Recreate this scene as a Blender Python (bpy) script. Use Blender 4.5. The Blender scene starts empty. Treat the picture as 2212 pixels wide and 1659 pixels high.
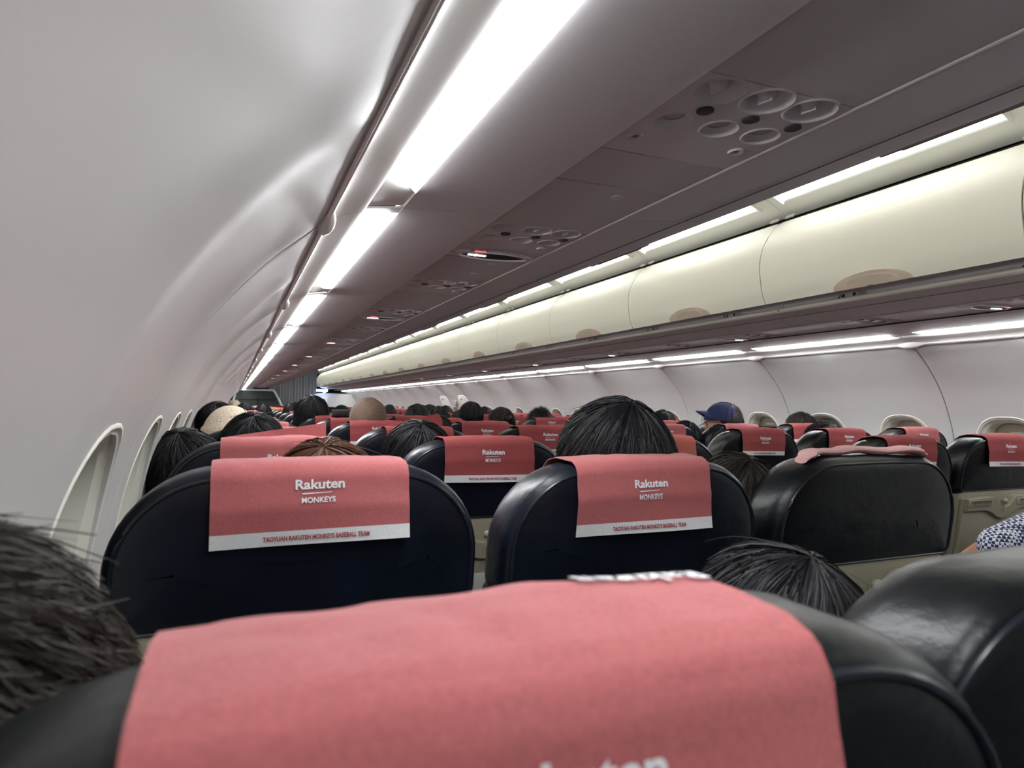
import bpy, bmesh, math, random
from mathutils import Vector, Matrix, noise
random.seed(7)
C = bpy.context.scene.collection
S = bpy.context.scene
EYE = 1.21           # eye height above the floor; x across (0 = lens), y along the cabin, z up
XC = 1.626           # cabin centre line
PANEL = 1.066        # length of a lining panel, two frames
Z0 = 1.22            # a lining seam
ROW = 0.70           # seat pitch
SEAT0 = 0.19

# ---------------------------------------------------------------- camera, world, exposure
def set_camera():
    f, yaw, pitch, roll = 1437.4, 0.39598, 0.031704, 0.011097
    cy, sy, cp, sp = math.cos(yaw), math.sin(yaw), math.cos(pitch), math.sin(pitch)
    fw = Vector((sy*cp, cy*cp, sp)); r = Vector((cy, -sy, 0)); u = r.cross(fw)
    c, s = math.cos(roll), math.sin(roll)
    X = c*r + s*u; Y = -s*r + c*u
    cam = bpy.data.cameras.new('camera'); o = bpy.data.objects.new('camera', cam); C.objects.link(o)
    m = Matrix((X, Y, -fw)).transposed().to_4x4(); m.translation = Vector((0, 0, EYE))
    o.matrix_world = m
    cam.sensor_width = 36; cam.lens = f/2212*36; cam.clip_start = 0.01; cam.clip_end = 200
    cam.dof.use_dof = True; cam.dof.focus_distance = 1.7; cam.dof.aperture_fstop = 9.5
    S.camera = o
set_camera()
w = bpy.data.worlds.new('world'); S.world = w; w.use_nodes = True
w.node_tree.nodes['Background'].inputs[0].default_value = (0.5, 0.5, 0.52, 1)
w.node_tree.nodes['Background'].inputs[1].default_value = 0.02
S.view_settings.view_transform = 'Standard'; S.view_settings.look = 'None'
S.view_settings.gamma = 1; S.view_settings.use_curve_mapping = False
S.view_settings.exposure = 0.0
LAMP_WALL, LAMP_AISLE = 33.0, 3.4
S.cycles.diffuse_bounces = 8; S.cycles.max_bounces = 10; S.cycles.sample_clamp_indirect = 6

# ---------------------------------------------------------------- materials
def mat(name, col, rough=.5, spec=.5, noise_amt=0, noise_scale=40, bump=0, bump_scale=200, metal=0, coat=0, dist=.002, sheen=0, detail=3):
    m = bpy.data.materials.new(name); m.use_nodes = True; nt = m.node_tree
    b = nt.nodes['Principled BSDF']
    b.inputs['Base Color'].default_value = (*col, 1); b.inputs['Roughness'].default_value = rough
    b.inputs['Specular IOR Level'].default_value = spec; b.inputs['Metallic'].default_value = metal
    b.inputs['Coat Weight'].default_value = coat; b.inputs['Sheen Weight'].default_value = sheen
    tc = nt.nodes.new('ShaderNodeTexCoord')
    if noise_amt:
        n = nt.nodes.new('ShaderNodeTexNoise'); n.inputs['Scale'].default_value = noise_scale; n.inputs['Detail'].default_value = 4
        nt.links.new(tc.outputs['Object'], n.inputs['Vector'])
        r = nt.nodes.new('ShaderNodeValToRGB')
        r.color_ramp.elements[0].position = .3; r.color_ramp.elements[1].position = .7
        r.color_ramp.elements[0].color = (*[c*(1-noise_amt) for c in col], 1)
        r.color_ramp.elements[1].color = (*[min(1, c*(1+noise_amt)) for c in col], 1)
        nt.links.new(n.outputs['Fac'], r.inputs['Fac']); nt.links.new(r.outputs['Color'], b.inputs['Base Color'])
    if bump:
        n2 = nt.nodes.new('ShaderNodeTexNoise'); n2.inputs['Scale'].default_value = bump_scale; n2.inputs['Detail'].default_value = detail
        nt.links.new(tc.outputs['Object'], n2.inputs['Vector'])
        bp = nt.nodes.new('ShaderNodeBump'); bp.inputs['Strength'].default_value = bump; bp.inputs['Distance'].default_value = dist
        nt.links.new(n2.outputs['Fac'], bp.inputs['Height']); nt.links.new(bp.outputs['Normal'], b.inputs['Normal'])
    return m
def emis(name, col, strength, ribs=False):
    m = bpy.data.materials.new(name); m.use_nodes = True; nt = m.node_tree
    b = nt.nodes['Principled BSDF']; b.inputs['Base Color'].default_value = (.8, .8, .8, 1); b.inputs['Roughness'].default_value = .3
    b.inputs['Emission Color'].default_value = (*col, 1); b.inputs['Emission Strength'].default_value = strength
    return m
def leather_mat(name, col):
    m = mat(name, col, rough=.34, spec=.36, noise_amt=.35, noise_scale=9)
    nt = m.node_tree; b = nt.nodes['Principled BSDF']; tc = nt.nodes['Texture Coordinate']
    mp = nt.nodes.new('ShaderNodeMapping'); mp.inputs['Scale'].default_value = (4, 6, 7)
    n = nt.nodes.new('ShaderNodeTexNoise'); n.inputs['Scale'].default_value = 2.2; n.inputs['Detail'].default_value = 4; n.inputs['Distortion'].default_value = .15
    nt.links.new(tc.outputs['Object'], mp.inputs['Vector']); nt.links.new(mp.outputs['Vector'], n.inputs['Vector'])
    n2 = nt.nodes.new('ShaderNodeTexNoise'); n2.inputs['Scale'].default_value = 380
    nt.links.new(tc.outputs['Object'], n2.inputs['Vector'])
    b1 = nt.nodes.new('ShaderNodeBump'); b1.inputs['Strength'].default_value = .38; b1.inputs['Distance'].default_value = .010
    b2 = nt.nodes.new('ShaderNodeBump'); b2.inputs['Strength'].default_value = .25; b2.inputs['Distance'].default_value = .0006
    nt.links.new(n.outputs['Fac'], b1.inputs['Height']); nt.links.new(n2.outputs['Fac'], b2.inputs['Height'])
    nt.links.new(b1.outputs['Normal'], b2.inputs['Normal']); nt.links.new(b2.outputs['Normal'], b.inputs['Normal'])
    return m
def check_mat():
    m = mat('gingham_cloth', (.03, .04, .12), rough=.8); nt = m.node_tree; b = nt.nodes['Principled BSDF']
    ck = nt.nodes.new('ShaderNodeTexChecker'); ck.inputs['Scale'].default_value = 125
    ck.inputs['Color1'].default_value = (.6, .62, .7, 1); ck.inputs['Color2'].default_value = (.015, .02, .09, 1)
    nt.links.new(nt.nodes['Texture Coordinate'].outputs['Object'], ck.inputs['Vector']); nt.links.new(ck.outputs['Color'], b.inputs['Base Color'])
    return m
M = dict(
    lining=mat('sidewall_plastic', (.655, .65, .645), rough=.42, spec=.4, bump=.12, bump_scale=700, dist=.0006),
    cream=mat('cream_plastic', (.86, .85, .75), rough=.42, spec=.35, coat=.0, bump=.05, bump_scale=600, dist=.0004),
    cover=mat('warm_white_plastic', (.90, .90, .86), rough=.4, spec=.4),
    grey=mat('mauve_grey_plastic', (.70, .675, .695), rough=.55, spec=.3, bump=.15, bump_scale=900, dist=.0006),
    greyd=mat('dark_grey_plastic', (.61, .59, .605), rough=.55, spec=.3, bump=.15, bump_scale=900, dist=.0006),
    bead=mat('grey_bead', (.60, .57, .57), rough=.4),
    white=mat('white_plastic', (.85, .85, .84), rough=.35),
    black=mat('black_gap', (.006, .006, .008), rough=.7),
    handle=mat('tan_handle_plastic', (.54, .45, .375), rough=.4),
    shell=mat('beige_tray_plastic', (.31, .29, .215), rough=.42, bump=.1, bump_scale=500, dist=.0005),
    label=mat('printed_black', (.02, .02, .02), rough=.6),
    plate=mat('placard_beige', (.33, .31, .235), rough=.4),
    leather=leather_mat('navy_leather', (.0045, .0068, .0140)),
    leatherd=leather_mat('green_black_leather', (.0045, .0062, .0070)),
    piping=mat('leather_piping', (.010, .012, .018), rough=.3),
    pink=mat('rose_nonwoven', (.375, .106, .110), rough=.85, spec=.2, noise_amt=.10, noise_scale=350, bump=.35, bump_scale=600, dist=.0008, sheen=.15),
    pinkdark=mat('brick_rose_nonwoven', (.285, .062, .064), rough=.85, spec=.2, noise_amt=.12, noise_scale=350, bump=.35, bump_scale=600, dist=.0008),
    orange=mat('salmon_nonwoven', (.42, .12, .09), rough=.85, spec=.2, noise_amt=.10, noise_scale=350, bump=.35, bump_scale=600, dist=.0008),
    band=mat('white_nonwoven', (.62, .63, .64), rough=.85, spec=.2, noise_amt=.07, noise_scale=400),
    print_w=mat('white_print', (.70, .71, .73), rough=.8, noise_amt=.08, noise_scale=500),
    print_r=mat('red_print', (.30, .045, .055), rough=.8),
    metal=mat('brushed_metal', (.5, .5, .5), rough=.35, metal=1),
    carpet=mat('carpet', (.03, .035, .055), rough=.95, noise_amt=.5, noise_scale=300),
    seatgrey=mat('armrest_grey', (.045, .047, .05), rough=.5),
    curtain=mat('grey_curtain', (.30, .30, .31), rough=.9, bump=.3, bump_scale=300),
    mesh=mat('dark_divider_mesh', (.025, .03, .03), rough=.6),
    frame=mat('pale_divider_frame', (.75, .77, .74), rough=.4),
    skin=mat('skin', (.50, .25, .165), rough=.5, spec=.4, noise_amt=.1, noise_scale=30),
    skind=mat('tan_skin', (.30, .16, .10), rough=.5, spec=.4, noise_amt=.12, noise_scale=30),
    buzz=mat('stubble_scalp', (.125, .078, .052), rough=.75, noise_amt=.35, noise_scale=220, bump=.6, bump_scale=500, dist=.002),
    hairk=mat('black_hair', (.006, .006, .008), rough=.5, spec=.28),
    haird=mat('dark_brown_hair', (.018, .013, .010), rough=.5, spec=.25),
    hairb=mat('brown_hair', (.085, .036, .020), rough=.5, spec=.25),
    hairl=mat('faded_hair', (.30, .24, .18), rough=.5),
    navy=mat('navy_cap_cloth', (.014, .022, .095), rough=.85, bump=.3, bump_scale=500, dist=.001),
    knit=mat('cream_knit', (.74, .62, .47), rough=.95, bump=1, bump_scale=180, dist=.006),
    shade=mat('window_shade_plastic', (.55, .52, .42), rough=.4),
    red=mat('red_marking', (.45, .05, .06), rough=.6),
    yellow=mat('yellow_placard', (.62, .56, .25), rough=.6),
    amber=mat('amber_nonwoven', (.62, .27, .05), rough=.85, noise_amt=.1, noise_scale=300),
    wall_lamp=emis('wall_lens', (.97, .985, 1.0), LAMP_WALL), aisle_lamp=emis('aisle_lens', (1.0, 1.0, .97), LAMP_AISLE),
    aisle_lamp_left_boost=emis('aisle_lens_left', (1.0, 1.0, .97), LAMP_AISLE*3),  # left strips, out of view, turned up to brighten the right locker doors
    sign_lamp=emis('sign_white', (1, .93, .95), 5), reflection_glow_red=emis('reflection_glow_red', (1, .08, .10), 1.2),
    blue_lamp=emis('blue_lamp', (.45, .60, 1), 18),
)
def shirt(name, c): M[name] = mat(name, c, rough=.85, bump=.3, bump_scale=60, dist=.004)
for n_, c_ in dict(shirt_black=(.012, .012, .014), shirt_navy=(.015, .022, .06), shirt_teal=(.012, .06, .085), shirt_grey=(.12, .12, .13),
                   shirt_white=(.5, .5, .5), shirt_brown=(.12, .07, .04)).items(): shirt(n_, c_)
M['gingham'] = check_mat()
gl = bpy.data.materials.new('night_pane'); gl.use_nodes = True; gb = gl.node_tree.nodes['Principled BSDF']
gb.inputs['Base Color'].default_value = (.01, .01, .012, 1); gb.inputs['Roughness'].default_value = .06; M['pane'] = gl

# ---------------------------------------------------------------- mesh helpers
class MB:
    def __init__(s): s.v = []; s.f = []; s.mi = []
    def add(s, vs, fs, mi=0):
        b = len(s.v); s.v += [tuple(v) for v in vs]; s.f += [tuple(b+i for i in f) for f in fs]; s.mi += [mi]*len(fs)
    def box(s, c, d, mi=0, R=None):
        vs = [Vector((c[0]+sx*d[0]/2, c[1]+sy*d[1]/2, c[2]+sz*d[2]/2)) for sz in (-1, 1) for sy in (-1, 1) for sx in (-1, 1)]
        if R: vs = [Vector(c)+R@(v-Vector(c)) for v in vs]
        s.add(vs, [(0, 2, 3, 1), (4, 5, 7, 6), (0, 1, 5, 4), (2, 6, 7, 3), (0, 4, 6, 2), (1, 3, 7, 5)], mi)
    def grid(s, P, closeu=False, closev=False, mi=0, cap=False):
        nu, nv = len(P), len(P[0]); vs = [p for r in P for p in r]; fs = []
        for i in range(nu if closeu else nu-1):
            for j in range(nv if closev else nv-1):
                a, b = i, (i+1) % nu; c, d = j, (j+1) % nv
                fs.append((a*nv+c, a*nv+d, b*nv+d, b*nv+c))
        if cap and closev: fs += [tuple(range(nv)), tuple((nu-1)*nv+j for j in range(nv))[::-1]]
        s.add(vs, fs, mi)
    def tube(s, pts, r, n=8, mi=0, closed=False):
        P = []; N = len(pts); pts = [Vector(p) for p in pts]
        for i, p in enumerate(pts):
            a = pts[(i-1) % N] if (closed or i > 0) else p; b = pts[(i+1) % N] if (closed or i < N-1) else p
            t = (b-a).normalized(); up = Vector((0, 0, 1)) if abs(t.z) < .9 else Vector((0, 1, 0))
            x = t.cross(up).normalized(); y = x.cross(t)
            rr = r[i] if isinstance(r, (list, tuple)) else r
            P.append([p+rr*(math.cos(2*math.pi*k/n)*x+math.sin(2*math.pi*k/n)*y) for k in range(n)])
        s.grid(P, closeu=closed, closev=True, mi=mi, cap=not closed)
    def ball(s, c, r, nu=12, nv=8, mi=0, R=None):
        r = (r, r, r) if not isinstance(r, (tuple, list)) else r; P = []
        for i in range(nv+1):
            th = math.pi*i/nv*.998+.001; row = []
            for j in range(nu):
                ph = 2*math.pi*j/nu; v = Vector((r[0]*math.sin(th)*math.cos(ph), r[1]*math.sin(th)*math.sin(ph), r[2]*math.cos(th)))
                if R: v = R@v
                row.append(Vector(c)+v)
            P.append(row)
        s.grid(P, closev=True, mi=mi, cap=True)
    def mesh(s, name, mats, smooth=True, recalc=True):
        me = bpy.data.meshes.new(name); me.from_pydata(s.v, [], s.f)
        for m in (mats if isinstance(mats, (list, tuple)) else [mats]): me.materials.append(m)
        me.polygons.foreach_set('material_index', s.mi)
        if recalc:
            bm = bmesh.new(); bm.from_mesh(me); bmesh.ops.recalc_face_normals(bm, faces=bm.faces); bm.to_mesh(me); bm.free()
        if smooth:
            me.polygons.foreach_set('use_smooth', [True]*len(me.polygons)); me.set_sharp_from_angle(angle=math.radians(38))
        me.update(); return me
def link(name, me, parent=None, loc=(0, 0, 0), rot=(0, 0, 0), scale=(1, 1, 1)):
    o = bpy.data.objects.new(name, me); C.objects.link(o)
    o.location = loc; o.rotation_euler = rot; o.scale = scale
    if parent: o.parent = parent
    return o
def tag(o, label=None, cat=None, group=None, kind=None):
    if label: o['label'] = label
    if cat: o['category'] = cat
    if group: o['group'] = group
    if kind: o['kind'] = kind
    return o
def copy_tree(o, parent=None):
    c = o.copy(); C.objects.link(c); c.parent = parent
    for ch in [x for x in o.children]: copy_tree(ch, c)
    return c
def offset_poly(pts, t):
    out = []
    for i, p in enumerate(pts):
        a = pts[max(i-1, 0)]; b = pts[min(i+1, len(pts)-1)]
        dx, dz = b[0]-a[0], b[1]-a[1]; L = math.hypot(dx, dz) or 1
        out.append((p[0]-dz/L*t, p[1]+dx/L*t))
    return out
def strip(mb, pts, y0, y1, t=.004, ny=1, mi=0, disp=None):
    """a profile (x, z) swept along y with thickness t, pts[0..n]; side of thickness by sign of t"""
    off = offset_poly(pts, t); loop = list(pts)+off[::-1]; P = []
    for k in range(ny+1):
        y = y0+(y1-y0)*k/ny
        P.append([(p[0], y, p[1]) for p in loop])
    mb.grid(P, closev=True, mi=mi, cap=True)
def smooth_poly(pts, n=3):
    """Catmull-Rom refinement"""
    out = []
    for i in range(len(pts)-1):
        p0, p1, p2, p3 = pts[max(i-1, 0)], pts[i], pts[i+1], pts[min(i+2, len(pts)-1)]
        for k in range(n):
            t = k/n
            out.append(tuple(.5*((2*b)+(-a+c)*t+(2*a-5*b+4*c-d)*t*t+(-a+3*b-3*c+d)*t**3) for a, b, c, d in zip(p0, p1, p2, p3)))
    out.append(pts[-1]); return out
def mx(x, side): return x if side > 0 else 2*XC-x
def prof(pts, side): return [(mx(x, side), z+EYE) for x, z in pts]
def text_mesh(body, size, mats, align='CENTER', font_bold=0.0, space=1.0):
    cu = bpy.data.curves.new('text_curve', 'FONT'); cu.body = body; cu.size = size; cu.align_x = align; cu.align_y = 'CENTER'
    cu.offset = font_bold; cu.space_character = space; cu.resolution_u = 3
    o = bpy.data.objects.new('tmp', cu); C.objects.link(o)
    dg = bpy.context.evaluated_depsgraph_get(); dg.update()
    me = bpy.data.meshes.new_from_object(o.evaluated_get(dg)); bpy.data.objects.remove(o); bpy.data.curves.remove(cu)
    me.materials.clear(); me.materials.append(mats); return me
SIDES = ((-1, 'left'), (1, 'right'))
RD = math.radians

# ---------------------------------------------------------------- cabin cross-section (right-hand side, heights from the eye)
WALL = smooth_poly([(3.110, .3235), (3.136, .303), (3.196, .255), (3.274, .169), (3.329, .090), (3.372, .004), (3.408, -.09), (3.432, -.19), (3.446, -.30), (3.448, -.42), (3.438, -.60), (3.39, -.85), (3.30, -1.08), (3.26, -1.21)], 4)
arc = [0]
for i in range(1, len(WALL)): arc.append(arc[-1]+math.hypot(WALL[i][0]-WALL[i-1][0], WALL[i][1]-WALL[i-1][1]))
def wall_at(s, n=0):
    """arc length s from the top, n metres into the room -> (x, z rel)"""
    s = min(max(s, 0), arc[-1]-1e-6); i = 0
    while arc[i+1] < s: i += 1
    t = (s-arc[i])/(arc[i+1]-arc[i]); a, b = WALL[i], WALL[i+1]
    dx, dz = b[0]-a[0], b[1]-a[1]; L = math.hypot(dx, dz)
    return (a[0]+dx*t+dz/L*n, a[1]+dz*t-dx/L*n)
def s_of_z(z):
    for i in range(len(WALL)-1):
        if WALL[i+1][1] <= z: return arc[i]+(WALL[i][1]-z)/(WALL[i][1]-WALL[i+1][1])*(arc[i+1]-arc[i])
WIN_S = s_of_z(-.235); WIN_A, WIN_B = .165, .215     # half sizes of the window surround
def superell(a, b, k, n=44, e=2.6):
    out = []
    for i in range(n):
        t = 2*math.pi*i/n; c, s_ = math.cos(t), math.sin(t)
        out.append((a*math.copysign(abs(c)**(2/e), c), b*math.copysign(abs(s_)**(2/e), s_)))
    return out
def panel_mesh(side):
    """one lining panel, two window holes, with soft swell between windows and rounded edges; y from 0 to PANEL"""
    mb = MB(); g = .0022; ny, ns = 64, 90
    smax = arc[-1]
    def swell(y):
        u = y/PANEL; e = min(y-g, PANEL-g-y)
        d = .0085*math.exp(-((u-.5)/.075)**2)+.004*math.exp(-(min(u, 1-u)/.12)**2)
        if e < .006: d -= .004*(1-e/.006)**2
        return d
    F, Bk = [], []
    ys = [g, g+.003, g+.006]+[g+.006+(PANEL-2*g-.012)*k/ny for k in range(1, ny)]+[PANEL-g-.006, PANEL-g-.003, PANEL-g]
    for y in ys:
        rowf, rowb = [], []
        for k in range(ns+1):
            s_ = smax*k/ns; fade = min(1, s_/.08)
            x, z = wall_at(s_, swell(y)*fade); rowf.append(Vector((mx(x, side), y, z+EYE)))
            x, z = wall_at(s_, -.010); rowb.append(Vector((mx(x, side), y, z+EYE)))
        F.append(rowf+rowb[::-1])
    mb.grid(F, closev=True, cap=True)
    me = mb.mesh('lining', M['lining'])
    o = bpy.data.objects.new('tmp', me); C.objects.link(o)
    for yc in (PANEL*.25, PANEL*.75):
        cb = MB(); P = []
        for n_ in (-.05, .05):
            P.append([Vector((mx(wall_at(WIN_S-b, n_)[0], side), yc+a, wall_at(WIN_S-b, n_)[1]+EYE)) for a, b in superell(WIN_A*.93, WIN_B*.93, 1, 40, 2.5)])
        cb.grid(P, closev=True, cap=True); cm = cb.mesh('cut', M['lining'])
        co = bpy.data.objects.new('cut', cm); C.objects.link(co)
        md = o.modifiers.new('b', 'BOOLEAN'); md.object = co; md.operation = 'DIFFERENCE'; md.solver = 'EXACT'
    dg = bpy.context.evaluated_depsgraph_get(); dg.update()
    res = bpy.data.meshes.new_from_object(o.evaluated_get(dg))
    for x in [x for x in C.objects if x.name.startswith(('tmp', 'cut'))]: bpy.data.objects.remove(x)
    res.polygons.foreach_set('use_smooth', [True]*len(res.polygons)); res.set_sharp_from_angle(angle=math.radians(35))
    return res
NP = 20
def build_walls():
    wn = 0; hatch_k = None
    for side, nm in SIDES:
        me = panel_mesh(side)
        seam = MB()
        for k in range(-2, NP):
            y0 = Z0+(k-1)*PANEL
            tag(link('wall_'+nm, me, loc=(0, y0, 0)), kind='structure')
        # dark backing seen through the joints
        b = MB(); pts = [(mx(wall_at(s_, -.016)[0], side), wall_at(s_, -.016)[1]+EYE) for s_ in [arc[-1]*i/14 for i in range(15)]]
        sm = MB()
        for k in range(-2, NP):
            y = Z0+(k-1)*PANEL
            strip(sm, pts, y-.02, y+.02, .002)
        tag(link('trim_%d' % (1 if side < 0 else 2), sm.mesh('joint_backing', M['black'])), kind='structure')
        # outer skin, keeps the night out
        ok = MB(); strip(ok, [(mx(x+.16, side), z+EYE) for x, z in [(3.10, .5), (3.25, .3), (3.42, .0), (3.46, -.4), (3.42, -.9), (3.3, -1.21)]], Z0-3.5*PANEL, 22.4, .01)
        tag(link('wall_outer_'+nm, ok.mesh('skin', M['black'])), kind='structure')
        # windows
        wm = MB()
        def ring(sc_a, sc_b, n_): return [Vector((mx(wall_at(WIN_S-b, n_)[0], side), a, wall_at(WIN_S-b, n_)[1]+EYE)) for a, b in superell(sc_a, sc_b, 1)]
        R_ = [ring(WIN_A*.985, WIN_B*.985, -.001), ring(WIN_A, WIN_B, .0008), ring(WIN_A*.99, WIN_B*.99, .0025), ring(WIN_A*.972, WIN_B*.975, .003), ring(WIN_A*.945, WIN_B*.955, .000), ring(WIN_A*.90, WIN_B*.915, -.008),
              ring(WIN_A*.82, WIN_B*.84, -.014), ring(WIN_A*.77, WIN_B*.79, -.032), ring(WIN_A*.74, WIN_B*.76, -.048), ring(WIN_A*.73, WIN_B*.755, -.062), ring(WIN_A*.90, WIN_B*.9, -.066)]
        wm.grid(R_, closev=True); fr = wm.mesh('window_surround', M['cream'])
        pm = MB(); rr = ring(WIN_A*.88, WIN_B*.88, -.085); r2 = ring(WIN_A*.88, WIN_B*.88, -.090); pm.grid([rr, r2], closev=True, cap=True); pane = pm.mesh('pane', M['pane'])
        sh = MB(); L = []
        for n_ in (-.070, -.076):
            pts_ = [p for p in superell(WIN_A*.80, WIN_B*.82, 1)]
            L.append([Vector((mx(wall_at(WIN_S-max(b, WIN_B*.42), n_)[0], side), a, wall_at(WIN_S-max(b, WIN_B*.42), n_)[1]+EYE)) for a, b in pts_])
        sh.grid(L, closev=True, cap=True); shade = sh.mesh('shade', M['shade'])
        hm = MB(); zc = WIN_S-WIN_B*.50
        hm.ball((mx(wall_at(zc, -.066)[0], side), 0, wall_at(zc, -.066)[1]+EYE), (.008, .045, .010)); grip = hm.mesh('shade_grip', M['white'])
        for k in range(-2, NP-1):
            for q in (.25, .75):
                y = Z0+(k-1+q)*PANEL
                if side < 0 and y < -.2: continue
                wn += 1
                t = tag(link('window_%d' % wn, fr, loc=(0, y, 0)), kind='structure')
                for n2, m2 in (('pane', pane), ('shade', shade), ('shade_grip', grip)): link(n2, m2, t)
build_walls()

# ---------------------------------------------------------------- floor and ceiling
fl = MB(); fl.box((XC, 9, -.02), (3.5, 27, .04)); tag(link('floor', fl.mesh('floor', M['carpet'])), kind='structure')
CEIL = [(2.222, .914), (2.100, .962), (2.00, .985), (1.85, .997), (XC, 1.0)]
NB = NP-2
def build_ceiling():
    cm = MB(); g = .0015
    full = [(2.310, .868), (2.300, .873), (2.222, .914)]
    pr = smooth_poly([(2.100, .962), (2.00, .985), (1.85, .997), (XC, 1.0)], 3)
    for side, nm in SIDES:
        strip(cm, prof(full, side), g, PANEL-g, .004*side)
        strip(cm, prof(pr, side), g, PANEL-g, .004*side)
        for a, b in ((g, .065), (PANEL-.065, PANEL-g)): strip(cm, prof([(2.222, .914), (2.16, .94), (2.10, .962)], side), a, b, .004*side)
        # slanted recess ends
        strip(cm, prof([(2.222, .914), (2.218, .935)], side), .065, PANEL-.065, .003*side)
    me = cm.mesh('ceiling', M['cover'])
    for k in range(-2, NP): tag(link('ceiling', me, loc=(0, Z0+(k-1)*PANEL, 0)), kind='structure')
    bk = MB(); strip(bk, [(XC-1.2, EYE+1.03), (XC+1.2, EYE+1.03)], Z0-3.2*PANEL, 22.4, .02); tag(link('ceiling_backing', bk.mesh('backing', M['black'])), kind='structure')
    lm = MB(); strip(lm, prof([(2.219, .926), (2.16, .952), (2.100, .975)], 1), .065, PANEL-.065, .006)
    lens = lm.mesh('lens', M['aisle_lamp'])
    fm = MB(); strip(fm, prof([(2.221, .914), (2.16, .940), (2.101, .962)], 1), -.003, .003, .022)
    frame = fm.mesh('lens_end_frame', M['white'])
    lm2 = MB(); strip(lm2, prof([(2.219, .926), (2.16, .952), (2.100, .975)], -1), .065, PANEL-.065, -.006); lens2 = lm2.mesh('lens', M['aisle_lamp_left_boost'])
    fm2 = MB(); strip(fm2, prof([(2.221, .914), (2.16, .940), (2.101, .962)], -1), -.003, .003, -.022)
    frame2 = fm2.mesh('lens_end_frame', M['white'])
    for side, nm, L, F in ((1, 'right', lens, frame), (-1, 'left', lens2, frame2)):
        for k in range(-1, NB):
            t = bpy.data.objects.new('aisle_ceiling_light', None); C.objects.link(t); t.location = (0, Z0+(k-1)*PANEL, 0)
            link('lens', L, t)
            for a in (.065, PANEL-.065): link('end_frame', F, t, loc=(0, a, 0))
            if side > 0: tag(t, 'bright aisle ceiling light strip above the %s right-hand locker door' % ordn(k+1), 'ceiling light', 'aisle light strips above the right lockers')
            else: tag(t, 'aisle ceiling light strip above the left lockers, %s from the camera' % ordn(k+1), 'ceiling light', 'aisle light strips above the left lockers')
ORD = ['nearest', 'second', 'third', 'fourth', 'fifth', 'sixth', 'seventh', 'eighth', 'ninth', 'tenth', 'eleventh', 'twelfth', 'thirteenth', 'fourteenth', 'fifteenth', 'sixteenth', 'seventeenth', 'eighteenth', 'nineteenth', 'twentieth', 'twenty-first', 'twenty-second', 'twenty-third', 'twenty-fourth', 'twenty-fifth', 'twenty-sixth', 'twenty-seventh']
def ordn(i): return ORD[max(0, min(i, len(ORD)-1))]
build_ceiling()

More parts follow.
